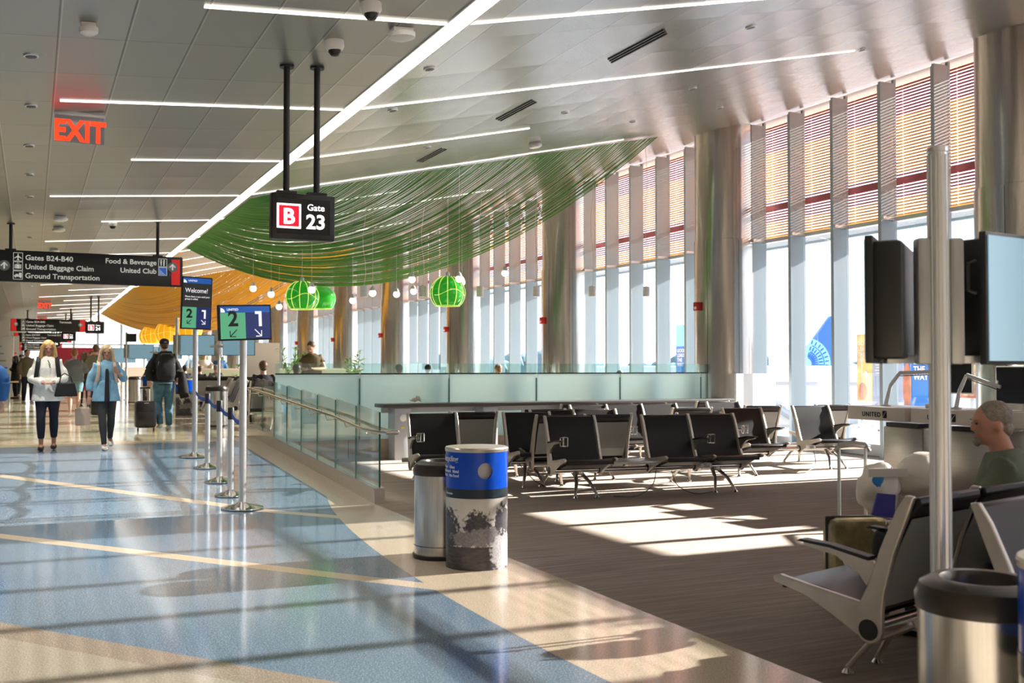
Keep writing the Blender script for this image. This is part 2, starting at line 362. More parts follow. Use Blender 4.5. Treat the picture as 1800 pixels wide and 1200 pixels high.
# far end of the concourse: glazed wall
we = MB(); we.box((3.4, YE + .05, .9), (20.5, .1, 1.2)); we.box((-3.6, YE + .05, 3), (6, .12, 4))
struct(we.build('wall_far', M['wallp'], smooth=False))
fe = thing('window_far', 'far glazed end wall of the concourse', 'window', (0, YE, 0)); fe['kind'] = 'structure'
for q in range(9):
    MB().box((-.5 + q * 1.75, 0, 4), (.16, .3, 5)).build('mullion', M['mull'], fe, smooth=False)
MB().box((6.3, 0, 3.3), (14, .12, .1)).build('transom', M['mull'], fe, smooth=False)
struct(MB().box((XW + .35, (YB + YE) / 2, 6.75), (.8, YE - YB, .8)).build('wall_right', M['wallp'], smooth=False))
struct(MB().box((XW + .1, (YB + 16.4) / 2, .1), (.5, 16.4 - YB, .2), bev=.01).build('baseboard_right', M['greymetal'], smooth=False))
# window bays
P_ = 1.117; n = 0; proto = None
def make_window():
    f = MB(); f.box((-.15, 0, 3.12), (.30, .05, 6.24)); f.box((-.305, 0, 3.1), (.02, .07, 6.2)); f.box((.02, 0, 3.15), (.05, .05, 6.3))
    w = f.build('window_1', M['mull'], smooth=False); struct(w)
    MB().box((-.01, .05, 3.12), (.06, .05, 6.24)).build('gasket', M['gasket'], w, smooth=False)
    MB().box((.03, P_ / 2, 3.955), (.16, P_ - .05, .07)).box((-.2, P_ - .1, 3.955), (.3, .05, .05)).build('transom', M['alu'], w, smooth=False)
    MB().box((0, P_ / 2, 2.0), (.02, P_ - .06, 3.84)).build('lower_pane', M['glass'], w, smooth=False)
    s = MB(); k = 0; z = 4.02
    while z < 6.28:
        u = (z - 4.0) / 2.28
        s.mi = 0 if (u < .15 or .34 < u < .76) else 1  # orange bands: light reflected on the slats, painted into their colour
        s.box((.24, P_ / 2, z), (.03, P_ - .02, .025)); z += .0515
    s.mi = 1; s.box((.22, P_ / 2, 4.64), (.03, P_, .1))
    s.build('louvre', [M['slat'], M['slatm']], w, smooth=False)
    sh = MB()
    for q in range(7): sh.box((.42 + q * .13, P_ / 2, 4.05), (.085, P_, .025))
    sh.box((.36, P_ / 2, 4.04), (.05, P_, .07)); sh.box((1.27, P_ / 2, 4.04), (.05, P_, .09))
    sh.build('sunshade', M['mull'], w, smooth=False)
    return w
y = 11.6 - 9 * P_
while y < 86:
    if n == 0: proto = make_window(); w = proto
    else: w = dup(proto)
    w.name = 'window_%d' % (n + 1); w.location = (XW, y, 0); w['kind'] = 'structure'
    n += 1; y += P_
# columns clad in steel
cy = 16.5 - 6.7 * 2; ncol = 0
ord_ = ['behind the gate desks', 'at the right edge beside the hanging monitors', 'directly left of the first run of red louvres, tallest in view', 'second beyond the long frosted partition', 'third from the near one, right of the single green globe lamp', 'fourth down the window wall, left of the single green globe lamp', 'fifth down the window wall, between the globe lamps and the speaker drum', 'sixth down the window wall, just behind the pair of green globe lamps', 'seventh down the window wall', 'eighth down the window wall', 'ninth down the window wall', 'tenth down the window wall', 'last in view far down the window wall']
while cy < 85 and ncol < len(ord_):
    X = 12.36; b = 0 if cy < 16.3 else .31
    t = thing('steel_column', 'large round column clad in brushed steel, ' + ord_[ncol], 'column', (X, cy, b))
    MB().lathe([(.585, 0), (.585, 3.97 - b), (.56, 3.98 - b)], seg=48).build('lower_cladding', M['colst'], t)
    MB().lathe([(.565, 3.97 - b), (.565, ceilz(X) - b + .05)], seg=48).build('upper_cladding', M['colst'], t)
    sm = MB()
    for a in (200, 262, 325): sm.box((.584 * math.cos(R(a)), .584 * math.sin(R(a)), (3.95 - b) / 2), (.006, .006, 3.95 - b), Euler((0, 0, R(a))))
    sm.build('panel_joint', M['gasket'], t, smooth=False)
    if ncol >= 2:
        a = thing('fire_alarm', 'red fire alarm box on the side of the %s column' % ['', '', 'nearest tall', 'second', 'third', 'fourth', 'fifth', 'sixth', 'seventh', 'eighth', 'ninth', 'tenth', 'last'][ncol], 'alarm', (X - .63, cy + .02, 2.68 + (b if False else 0)), R(0), 'fire alarms on the columns')
        MB().box((0, 0, 0), (.10, .12, .17), bev=.01).build('housing', M['red'], a)
        MB().box((-.055, -.02, -.03), (.02, .06, .05)).build('strobe', M['white'], a)
    cy += 6.7; ncol += 1
# LED lines
o = struct(MB().box((2.87, (YB + YE) / 2, 4.105), (.17, YE - YB, .03)).build('ceiling_light_line', M['led'], smooth=False))
k = 0; y = 7.1 - 2.83 * 4
while y < 84:
    a = (k % 2 == 0); xl = 1.03 if a else .2; xr = 9.5 if not a else 6.25
    if abs(y - 7.1) < .2: xr = 8.2
    zl, zr = ceilz(xl), ceilz(2.79)
    m = MB(); an = math.atan2(zr - zl, 2.79 - xl)
    m.box(((xl + 2.79) / 2, y, (zl + zr) / 2 - .004), (2.79 - xl, .045, .012), Euler((0, -an, 0)))
    zl2, zr2 = ceilz(2.95), ceilz(xr); an = math.atan2(zr2 - zl2, xr - 2.95)
    m.box(((xr + 2.95) / 2, y, (zl2 + zr2) / 2 - .004), (math.hypot(xr - 2.95, zr2 - zl2), .035, .012), Euler((0, -an, 0)))
    o = struct(m.build('ceiling_strip_light', M['led2'], smooth=False)); k += 1; y += 2.83
# stone upstand and glazed partition of the raised area
struct(MB().box((8.2, 16.42, .155), (9.5, .16, .31)).build('wall_stone', M['stone'], smooth=False))
for q in range(12): struct(MB().box((3.9 + q * .8, 16.335, .155), (.012, .012, .30)).build('trim_joint', M['gasket'], smooth=False))
xs = [3.5, 4.9, 6.48, 8.15, 9.88, 11.69, 12.9]
pos_ = ['at its left end by the ramp rail', 'second from the left', 'third from the left', 'fourth from the left', 'fifth from the left', 'at its right end in full sun']
for i in range(6):
    w_ = xs[i + 1] - xs[i] - .02
    t = thing('partition_panel', 'frosted pale green glass panel of the long waiting-area partition, ' + pos_[i], 'glass panel', (xs[i] + .01, 16.35, .31), 0, 'frosted partition panels')
    MB().box((w_ / 2, 0, .535), (w_, .02, 1.07)).build('frosted_pane', M['frost'], t, smooth=False)
    MB().box((w_ / 2, 0, 1.08), (w_, .035, .02)).build('cap_rail', M['gasket'], t, smooth=False)
    MB().box((w_ / 2, 0, 1.17), (w_, .012, .16)).build('clear_pane', M['green_glass'], t, smooth=False)
    MB().box((w_, 0, .5), (.02, .03, 1.0)).build('joint', M['edge'], t, smooth=False)
for i, x in enumerate((4.9, 6.3, 7.7, 9.4, 10.6, 11.5)):
    t = thing('partition_post', 'vertical post standing behind the frosted partition', 'post', (x, 16.6, .31), 0, 'posts behind the frosted partition')
    MB().box((0, 0, .5), (.22, .1, 1.0)).build('post', M['greymetal'], t, smooth=False)
t = thing('screen_panel', 'bright white sunlit screen panel at the right end of the frosted partition', 'panel', (11.4, 14.9, 0), math.atan2(.45, 1.25))
MB().prism([(0, 0), (1.33, 0), (1.33, 1.28), (1.29, 1.35), (1.22, 1.38), (0, 1.38)], -.02, .02, 'y').build('panel', M['white'], t, smooth=False)
MB().box((.66, 0, .02), (1.3, .12, .04)).build('foot_rail', M['alu'], t, smooth=False)
# dark ledge counter with power supports
t = thing('ledge_counter', 'long dark stand-up counter running along the frosted glass partition', 'counter', (0, 15.95, 0))
MB().box((8.55, 0, .875), (6.9, .5, .06), bev=.008).build('worktop', M['darktop'], t)
MB().box((8.55, .18, .80), (6.7, .05, .10)).build('rail', M['greymetal'], t, smooth=False)
for x in (5.45, 7.0, 8.6, 10.2, 11.75):
    l = MB().box((x, 0, .42), (.28, .35, .84), bev=.01).build('support', M['greymetal'], t)
    MB().lathe([(.055, 0), (.06, .01), (.045, .02)], seg=20).build('outlet', M['white'], l)
    oo = COL.objects[-1]; oo.location = (x, -.176, .68); oo.rotation_euler = (PI / 2, 0, 0)
    MB().box((x, -.178, .52), (.06, .006, .03)).build('tag', M['yellow'], l)
t = thing('napkins', 'crumpled white paper napkins left on the dark counter', 'napkins', (5.72, 15.85, .935))
m = MB()
for q in range(7): m.box((random.uniform(-.09, .09), random.uniform(-.05, .05), random.uniform(.015, .06)), (.09, .07, .008), Euler((random.random(), random.random(), random.random() * 3)))
m.build('paper', M['cwhite'], t, smooth=False)

# ramp balustrade -----------------------------------------------------------
X = 3.48; YA, YZ = 10.85, 18.1
t = thing('glass_balustrade', 'sloping glass balustrade with steel handrail beside the ramp', 'railing', (X, YA, 0))
def rl(y, h): return (0, y - YA, fh(y) + h)
m = MB(); pr = [(0, -.12), (YZ - YA, -.0), (YZ - YA, fh(YZ) + .2), (0, .17)]
m.prism(pr, -.06, .06, 'x'); m.build('base_shoe', M['steel'], t, smooth=False)
NP = 8; L = (YZ - YA) / NP
for i in range(NP):
    y0 = YA + i * L + .008; y1 = YA + (i + 1) * L - .008
    m = MB().prism([(y0 - YA, fh(y0) + .17), (y1 - YA, fh(y1) + .17), (y1 - YA, fh(y1) + 1.02), (y0 - YA, fh(y0) + 1.0)], -.008, .008, 'x')
    g = m.build('glass_pane', M['rail_glass'], t, smooth=False)
    MB().prism([(y0 - YA - .006, fh(y0) + .17), (y0 - YA + .002, fh(y0) + .17), (y0 - YA + .002, fh(y0) + 1.0), (y0 - YA - .006, fh(y0) + 1.0)], -.009, .009, 'x').build('pane_edge', M['edge'], g, smooth=False)
for sx, mt in ((-.09, 'sun_gold'), (.09, 'chrome')):  # near rail: sunlit gold put into the steel's colour; far rail plain
    pts = [(sx, YA - .35 - YA, fh(YA) + .80), (sx, 0, .80), (sx, .45, .81)] + [(sx, q - YA, fh(q) + .82) for q in (12.4, 14, 16, 17.6)] + [(sx, YZ - YA + .25, fh(YZ) + .82)]
    h = MB().tube(pts, .021, 10).build('handrail', M[mt], t)
    for i in range(9):
        y = YA + .25 + i * .86
        MB().tube([(sx * .05, y - YA, fh(y) + .74), (sx * .8, y - YA, fh(y) + .735), (sx, y - YA, fh(y) + .80)], .009, 6).build('bracket', M['sun_gold'], h)
MB().tube([(-.09, -.35, .80), (-.06, -.41, .80), (.06, -.41, .80), (.09, -.35, .80)], .021, 10).build('return_bend', M['chrome'], t)

# ceiling equipment ----------------------------------------------------------
def on_ceiling(name, label, cat, x, y, group=None):
    t = thing(name, label, cat, (x, y, ceilz(x)), 0, group); t.rotation_euler = (0, -math.atan(.222 if x > 2.87 else .075), 0); return t
for i, y in enumerate((8.45, 11.2, 14.1)):
    lb = ['nearest of the row of three', 'middle one of the row of three', 'farthest of three, before the green strings'][i]
    t = on_ceiling('air_vent', 'black slotted linear air vent in the sloped ceiling, ' + lb, 'vent', 5.3, y, 'linear ceiling vents')
    for q in (-.07, 0, .07): MB().box((q, q * 1.2, -.006), (.022, 1.0, .012)).build('slot', M['black'], t, smooth=False)
dl = [(-.03, 8.52), (-.03, 10.16), (-.05, 12.0), (-.05, 13.8), (-.05, 15.6), (-.05, 17.3), (-.05, 20.5), (-.05, 24), (-.05, 28), (-.05, 33), (-.05, 39), (-.05, 46), (3.16, 8.46), (6.4, 8.09), (7.9, 11.2), (6.3, 11.8), (9.6, 9.9), (3.4, 10.2), (4.9, 13.2), (8.4, 13.5), (9.9, 13.3)]
for x, y in dl:
    t = on_ceiling('recessed_downlight', 'tiny dark recessed fitting set flush in the metal ceiling', 'downlight', x, y, 'small flush ceiling fittings')
    MB().lathe([(.055, 0), (.055, -.012), (.045, -.014)], seg=20).build('ring', M['alu'], t); MB().lathe([(.042, -.012), (.04, -.018)], seg=16).build('aperture', M['black'], t)
    if x < 0:
        ld = bpy.data.lights.new('downlight_lamp', 'SPOT'); ld.energy = 260; ld.spot_size = R(110); ld.spot_blend = .8; ld.color = (1, .93, .82); ld.shadow_soft_size = .06
        lo_ = bpy.data.objects.new('lamp', ld); COL.objects.link(lo_); lo_.parent = t; lo_.location = (0, 0, -.03)
for (x, y), lb in zip([(2.09, 7.7), (2.1, 6.79), (1.21, 18.5)], ['beside the gate sign poles', 'cut by the top edge of the photo', 'small and far, above the wide black sign']):
    t = on_ceiling('security_camera', 'white dome security camera on the flat ceiling, ' + lb, 'camera', x, y)
    MB().lathe([(.075, 0), (.075, -.05), (.06, -.075)], seg=24).build('housing', M['white'], t)
    MB().lathe([(.05, -.07), (.048, -.09), (.03, -.115), (0, -.122)], seg=24).build('dome', M['black'], t)
for (x, y), lb in zip([(2.5, 7.3), (7.13, 14.36), (.39, 17.7), (.39, 19.1), (.38, 22.75), (.33, 7.64)], ['near the wide light line at the top', 'on the sloped ceiling above the green strings', 'left end, nearer of two', 'left end, farther of two', 'low over the wide black sign', 'small one at the top left']):
    t = on_ceiling('smoke_detector', 'white ceiling smoke detector, ' + lb, 'detector', x, y)
    s_ = .6 if y == 7.64 else 1
    MB().box((0, 0, -.02), (.16 * s_, .12 * s_, .04), bev=.01).build('base', M['white'], t); MB().lathe([(.105 * s_, -.035), (.10 * s_, -.07), (.06 * s_, -.085)], seg=24).build('head', M['white'], t)

# string canopies ------------------------------------------------------------
def canopy(y0, y1, xr, sag, n, r, m, name, label, rnd):
    mb = MB()
    for i in range(n):
        u = (i + rnd.uniform(-.35, .35)) / (n - 1); u = min(max(u, .02), 1)
        A = V((3.0, y0 + (y1 - y0) * u, 0)); A.z = ceilz(3.0) - .03; B = V((3.0 + (xr - 3.0) * u, y0, 0)); B.z = ceilz(B.x) - .03
        sg = sag * (u ** 1.25) * rnd.uniform(.93, 1.0); pts = []
        N = 22
        for k in range(N + 1):
            q = k / N; p = A.lerp(B, q); p.z -= sg * 4 * q * (1 - q); pts.append(p)
        mb.tube(pts, r, 4)
    o = mb.build(name, M[m]); tag(o, label, 'hanging artwork'); return o
canopy(15.7, 23.0, 10.3, 1.72, 245, .0066, 'string', 'string_canopy', 'swagged canopy of green strings hanging from the sloped ceiling', random.Random(3))
canopy(35, 53, 10.3, 1.9, 170, .018, 'string2', 'string_canopy', 'swagged canopy of orange strings hanging far down the concourse', random.Random(4))
# ================================================================== OUTSIDE
struct(MB().quad((13.5, -60, -4.2), (500, -60, -4.2), (500, 500, -4.2), (13.5, 500, -4.2)).build('ground_apron', M['pave'], smooth=False))
rg = random.Random(11); m = MB()
for q in range(260):
    a = R(8 + q * .33); d = 330 + rg.uniform(-15, 15); h = rg.uniform(3, 8) * (1.2 if q % 40 < 20 else .8)
    m.ball((d * math.sin(a), d * math.cos(a), -2), (5, 5, h), seg=6, rows=5)
tag(m.build('treeline', M['hill']), 'hazy line of distant trees beyond the airfield', 'trees', kind='stuff')
t = thing('jet_bridge', 'added unseen boarding bridge block outside the near windows, shading the carpet', 'jet bridge', (0, 0, 0))
MB().box((24, 3.4, 1.55), (15, 11.8, 5.2), bev=.1).build('cabin', M['bridge'], t, smooth=False)  # unseen box, added to keep the sun off the near carpet
for x in (18, 29): MB().box((x, 3, -2.6), (.8, .8, 3.2)).build('pier', M['greymetal'], t, smooth=False)
MB().box((24, 1.9, 2.5), (14.8, 9.0, 5.3), bev=.05).build('tall_sun_block', M['silver'], t, smooth=False)  # taller unseen box, added to cut the sun still reaching the nearest carpet
t = thing('jet_bridge', 'long white boarding bridge seen level with the seats through the windows', 'jet bridge', (25, 28, 0), R(-41))
MB().box((0, 0, -.6), (17, 3, 4.3), bev=.08).build('tunnel', M['bridge'], t, smooth=False)
MB().box((0, -1.55, .95), (17, .06, .07)).box((0, -1.55, -.5), (17, .05, .05)).build('side_rail', M['greymetal'], t, smooth=False)
MB().tube([(-2.2 + q * .3, -1.75, -.45 + .022 * (q - 8) ** 2) for q in range(17)], .13, 8).build('hose', M['greymetal'], t)
MB().box((-1.3, 0, 1.9), (.75, .75, .8)).build('roof_unit', M['bridge'], t, smooth=False)
MB().box((-5.5, 0, -3.4), (.8, .8, 1.6)).build('pier', M['greymetal'], t, smooth=False)
# aircraft tail
TZ = Matrix.Rotation(-YAW, 3, 'Z')
t = thing('aircraft_tail', 'blue aircraft tail fin with a light blue globe grid beyond the windows', 'aircraft tail', (44.7, 49.7, -1.0), -YAW + R(8))
# fin drawn in its own x-z plane, 64 m away; 1 m = 28 px
fin = [(-1.9, 1.2), (-.05, 6.0), (.62, 6.0), (.1, 2.9), (-.1, 1.6), (-.3, 1.2)]
fin = [(-2.2, .9), (-2.2, 2.21), (.5, 5.68), (.93, 5.68), (.60, 3.2), (.55, .9)]
m = MB().prism(fin, -.16, .16, 'y'); m.build('fin', M['tail'], t, smooth=False)
MB().box((-1.0, 0, .2), (9, 3.2, 1.9), bev=.7).build('fuselage', M['white'], t)
cx, cz = -1.15, 2.7
ar = [(cx + 1.62 * math.cos(R(a)), cz + 1.62 * math.sin(R(a))) for a in range(-60, 76, 5)]
ar = [(min(p[0], .56), p[1]) for p in ar]
MB().prism(ar + [(-2.15, 2.25), (-2.15, 1.2)], -.185, -.175, 'y').build('globe', M['taill'], t, smooth=False)
m = MB()
for rr in (.4, .8, 1.2): m.tube([(cx + rr * math.cos(R(a)), -.2, cz + rr * math.sin(R(a))) for a in range(-50, 71, 6)], .035, 4)
for a in range(-48, 75, 11):
    for r0, r1 in ((.45, .75), (.87, 1.12), (1.28, 1.52)): m.tube([(cx + r0 * math.cos(R(a)), -.2, cz + r0 * math.sin(R(a))), (cx + r1 * math.cos(R(a)), -.2, cz + r1 * math.sin(R(a)))], .05, 4)
m.build('globe_grid', M['tail'], t)
def poster(y0, y1, z0, z1, back, label, x=17.0):
    t = thing('poster_board', label, 'poster', (x, 0, 0))
    MB().box((.03, (y0 + y1) / 2, (z0 + z1) / 2), (.04, abs(y1 - y0), z1 - z0)).build('board', M[back], t, smooth=False)
    MB().box((.09, (y0 + y1) / 2, (z0 - 4.2) / 2), (.08, .08, z0 + 4.2)).build('stand', M['greymetal'], t, smooth=False)
    return t
NR = (PI / 2, 0, -PI / 2)
t = poster(17.32, 17.78, .74, 2.24, 'orange', 'orange sunset poster outside the window behind the left desk')
for q, s_ in enumerate(('GOOD', 'LEADS', 'THE', 'WAY')): text(s_, .13, (-.0, 17.74, 2.0 - q * .13), M['cwhite'], t, NR, name='slogan')
text('UNITED', .07, (0, 17.68, .80), M['cwhite'], t, NR, name='logo_name')
m = MB().ball((0, 17.5, 1.35), (.01, .06, .06)); m.build('sun_disc', M['cwhite'], t)
m = MB().ball((0, 17.6, .95), (.012, .13, .2)); m.build('figure', M['pbrown'], t)
t = poster(16.45, 17.30, .74, 2.24, 'pgrey', 'grey poster with a pale arch outside behind the left desk')
m = MB().tube([(0, 16.9 - .4 * math.cos(R(a)), 1.65 + .28 * math.sin(R(a))) for a in range(0, 181, 15)], .012, 5); m.build('arch', M['cwhite'], t)
for q in range(4): MB().box((.005, 17.05, 1.55 - q * .06), (.005, .34 - .05 * (q % 2), .02)).build('caption', M['cwhite'], t, smooth=False)
t = poster(15.55, 16.40, .60, 2.1, 'pblue', 'blue poster reading GOOD LEADS THE WAY under the left hanging monitor')
for q, s_ in enumerate(('GOOD', 'LEADS', 'THE', 'WAY')): text(s_, .17, (0, 16.12, 1.73 - q * .165), M['cwhite'], t, NR, bold=.006, name='slogan')
MB().ball((0, 16.3, 1.1), (.012, .12, .5)).build('figure', M['pbrown'], t)
t = poster(14.35, 15.0, .88, 2.3, 'pbrown', 'orange-brown poster with clasped hands below the right hanging monitor')
text('UNITED', .075, (0, 14.85, .93), M['cwhite'], t, NR, name='logo_name')
for q in (14.55, 14.8): MB().ball((0, q, 1.35), (.012, .08, .2)).build('hand', M['orange'], t)
t = poster(24.1, 24.98, 1.15, 2.72, 'orange', 'orange and blue poster beside the tall column, GOOD LEADS THE WAY')
MB().prism([(24.98, 1.3), (24.98, 2.1), (24.5, 2.1), (24.3, 1.3)], -.01, 0, 'x').build('blue_field', M['pblue'], t, smooth=False)
MB().prism([(24.98, 2.1), (24.98, 2.72), (24.6, 2.72), (24.4, 2.1)], -.01, 0, 'x').build('sleeve', M['taill'], t, smooth=False)
for q, s_ in enumerate(('GOOD', 'LEADS', 'THE', 'WAY')): text(s_, .14, (-.015, 24.92, 1.93 - q * .135), M['cwhite'], t, NR, bold=.005, name='slogan')
for q in range(3):
    t = thing('service_railing', 'grey service railing outside below the posters', 'railing', (16.4 + q * .4, 12.5, 0), 0, 'service railings outside')
    m = MB()
    for z in (-.2, .15, .5): m.box((0, 3, z), (.04, 6.5, .04))
    for y in range(7): m.box((0, y, -.0), (.04, .04, 1.1))
    m.build('rails', M['silver'], t, smooth=False)
    MB().box((0, 3, -2.4), (.1, .1, 3.8)).build('leg', M['silver'], t, smooth=False)

# ================================================================== SIGNS
def pole_sign(x, y, z0, z1, w, label, poles, depth=.1):
    t = thing('hanging_sign', label, 'sign', (x, y, z0))
    MB().box((0, 0, (z1 - z0) / 2), (w, depth, z1 - z0), bev=.012).build('cabinet', M['signblack'], t)
    for px in poles:
        c = ceilz(x + px) - z0
        p = MB().tube([(px, 0, z1 - z0 - .01), (px, 0, c)], .027, 12).lathe([(.06, c - .02), (.06, c)], (px, 0, 0), 16).build('pole', M['black'], t)
        MB().box((px, 0, z1 - z0 + .01), (.16, .07, .025)).build('clamp', M['black'], p, smooth=False)
    return t
def gate_sign(x, y, z0, num, label, w=.53, h=.38):
    t = pole_sign(x, y, z0, z0 + h, w, label, (-.135, .12), .11)
    MB().box((0, -.056, h / 2), (w - .09, .006, h - .09)).build('screen', M['screen_k'], t, smooth=False)
    MB().box((-.125, -.061, h / 2), (.20, .004, .205)).build('white_square', M['screen_w'], t, smooth=False)
    MB().box((-.125, -.064, h / 2), (.165, .004, .17)).build('red_square', M['screen_r'], t, smooth=False)
    text('B', .175, (-.127, -.067, h / 2 - .062), M['screen_w'], t, align='CENTER', bold=.006, name='gate_letter')
    text('Gate', .075, (.10, -.061, h / 2 + .055), M['screen_w'], t, align='CENTER', bold=.001, name='gate_word')
    text(num, .165, (.10, -.061, h / 2 - .095), M['screen_w'], t, align='CENTER', bold=.0045, name='gate_number')
    return t
gate_sign(2.03, 8.45, 2.555, '23', 'black lit gate sign reading B Gate 23 hung on two poles')
gate_sign(2.03, 39.5, 2.70, '24', 'small far gate sign reading B Gate 24 above the crowd', .62, .42)
gate_sign(1.55, 52, 2.72, '25', 'smaller gate sign reading 25 beyond the Gate 24 sign', .62, .42)
gate_sign(1.2, 66, 2.7, '26', 'tiny farthest lit gate sign low in the row of black signs', .62, .42)
def picto(t, x, z, kind, s_=.135, m='signtext'):
    f = MB()
    for dx, dz, a, b in ((0, s_ / 2, s_, .008), (0, -s_ / 2, s_, .008)): f.box((x + dx, -.056, z + dz), (a, .004, b))
    for dx in (-s_ / 2, s_ / 2): f.box((x + dx, -.056, z), (.008, .004, s_))
    p = f.build('pictogram_frame', M[m], t, smooth=False); g = MB()
    def q(pts): g.prism([(x + a * s_, z + b * s_) for a, b in pts], -.06, -.054, 'y')
    if kind == 'plane':
        q([(-.06, -.35), (-.06, .3), (0, .42), (.06, .3), (.06, -.35)]); q([(-.42, -.12), (0, .18), (.42, -.12), (.42, -.2), (0, -.02), (-.42, -.2)]); q([(-.18, -.4), (0, -.25), (.18, -.4)])
    elif kind == 'case':
        q([(-.36, -.3), (-.36, .2), (-.25, .2), (-.25, -.3)]); q([(-.2, -.3), (-.2, .2), (.2, .2), (.2, -.3)]); q([(.25, -.3), (.25, .2), (.36, .2), (.36, -.3)]); q([(-.12, .22), (-.12, .36), (.12, .36), (.12, .22), (.08, .22), (.08, .32), (-.08, .32), (-.08, .22)])
    elif kind == 'car':
        q([(-.4, -.2), (-.4, 0), (-.28, .02), (-.2, .14), (.02, .14), (.08, .02), (.08, -.2)]); q([(.12, -.25), (.1, .2), (.16, .3), (.38, .3), (.42, .2), (.42, -.25)]); q([(-.32, -.3), (-.32, -.2), (-.2, -.2), (-.2, -.3)]); q([(.26, -.34), (.26, -.25), (.38, -.25), (.38, -.34)])
    elif kind == 'food':
        for k in (-.28, -.2, -.12): q([(k - .02, .05), (k - .02, .4), (k + .02, .4), (k + .02, .05)])
        q([(-.24, -.4), (-.3, .1), (-.1, .1), (-.16, -.4)]); q([(.08, -.4), (.06, .1), (.1, .4), (.24, .4), (.2, -.4)])
    elif kind == 'club':
        g.build('pictogram', M[m], p, smooth=False); g = MB(); q([(-.45, -.45), (-.45, .45), (.45, .45), (.45, -.45)]); g.build('blue_tile', M['sblue'], p, smooth=False); g = MB()
        for k in range(5): q([(-.4 + .16 * k, -.42), (-.42 + .1 * k, .3 - .12 * k), (-.36 + .1 * k, .3 - .12 * k), (-.3 + .16 * k, -.42)])
        z0 = None
    g.build('pictogram', M[m], p, smooth=False)
def arrow_disc(t, x, z, r=.085):
    m = MB().lathe([(r, -.004), (r, .004)], seg=28).build('arrow_disc', mat('sign_disc_grey', (.25, .28, .27), .5), t); m.location = (x, -.058, z); m.rotation_euler = (PI / 2, 0, 0)
    g = MB()
    for pts in ([(-.012, -.055), (-.012, .045), (.012, .045), (.012, -.055)], [(0, .06), (-.055, .0), (-.04, -.012), (0, .035), (.04, -.012), (.055, 0)]): g.prism([(x + a, z + b) for a, b in pts], -.068, -.062, 'y')
    g.build('arrow', M['signtext'], t, smooth=False)
t = pole_sign(-.35, 18.5, 2.885, 3.40, 5.4, 'wide black overhead sign reading Gates B24-B40, United Baggage Claim, Ground Transportation', (.02, 2.29))
for q, (s_, k) in enumerate((('Gates B24-B40', 'plane'), ('United Baggage Claim', 'case'), ('Ground Transportation', 'car'))):
    z = .405 - q * .148
    picto(t, .13, z, k); text(s_, .118, (.235, -.053, z - .043), M['signtext'], t, bold=.002, name='direction_text')
for q, (s_, k) in enumerate((('Food & Beverage', 'food'), ('United Club', 'club'))):
    z = .405 - q * .148
    picto(t, 2.37, z, k); text(s_, .118, (2.27, -.053, z - .043), M['signtext'], t, align='RIGHT', bold=.002, name='direction_text')
MB().box((2.585, -.053, .25), (.14, .006, .44)).build('red_panel', M['signred'], t, smooth=False)
arrow_disc(t, 2.53, .335); arrow_disc(t, -.07, .26)
for x, y, z, w, lb, right in ((.62, 47, 2.98, 2.86, 'black overhead sign with a red left end, next beyond the nearest wide sign', 1), (.55, 62, 2.86, 2.9, 'black overhead sign with red ends seen just below the second one', 0), (.5, 76, 2.6, 2.7, 'farthest lowest black overhead sign above the crowd', 0)):
    t = pole_sign(x, y, z, z + .52, w, lb, (-.8, .85))
    MB().box((-w / 2 + .12, -.053, .26), (.2, .006, .5)).build('red_panel', M['signred'], t, smooth=False)
    MB().box((w / 2 - .12, -.053, .26), (.2, .006, .5)).build('red_panel', M['signred'], t, smooth=False)
    arrow_disc(t, -w / 2 + .2, .3); arrow_disc(t, w / 2 - .2, .3)
    for q, (s_, k) in enumerate((('Gates B24-B40', 'plane'), ('United Baggage Claim', 'case'), ('Ground Transportation', 'car'))):
        picto(t, -w / 2 + .47, .41 - q * .15, k); text(s_, .118, (-w / 2 + .58, -.053, .36 - q * .15), M['signtext'], t, bold=.002, name='direction_text')
    text('Terminals' if right else 'Terminals B C', .118, (w / 2 - .55, -.053, .36), M['signtext'], t, align='RIGHT', bold=.002, name='direction_text')
for x, y, lb in ((.385, 10.4, 'large red EXIT sign on a clear plate under the flat ceiling, top left'), (.4, 40.5, 'small far EXIT sign over the second black sign'), (.43, 54, 'tiny farthest EXIT sign between the far black signs')):
    t = thing('exit_sign', lb, 'exit sign', (x, y, ceilz(x)))
    MB().box((0, 0, -.02), (.44, .06, .04), bev=.006).build('mounting_bar', M['silver'], t)
    MB().box((0, 0, -.165), (.43, .012, .25)).build('plate', M['exitplate'], t, smooth=False)
    text('EXIT', .27, (0, -.009, -.27), M['exitred'], t, align='CENTER', bold=.011, name='exit_lettering', sx=.78, sp=1.05)

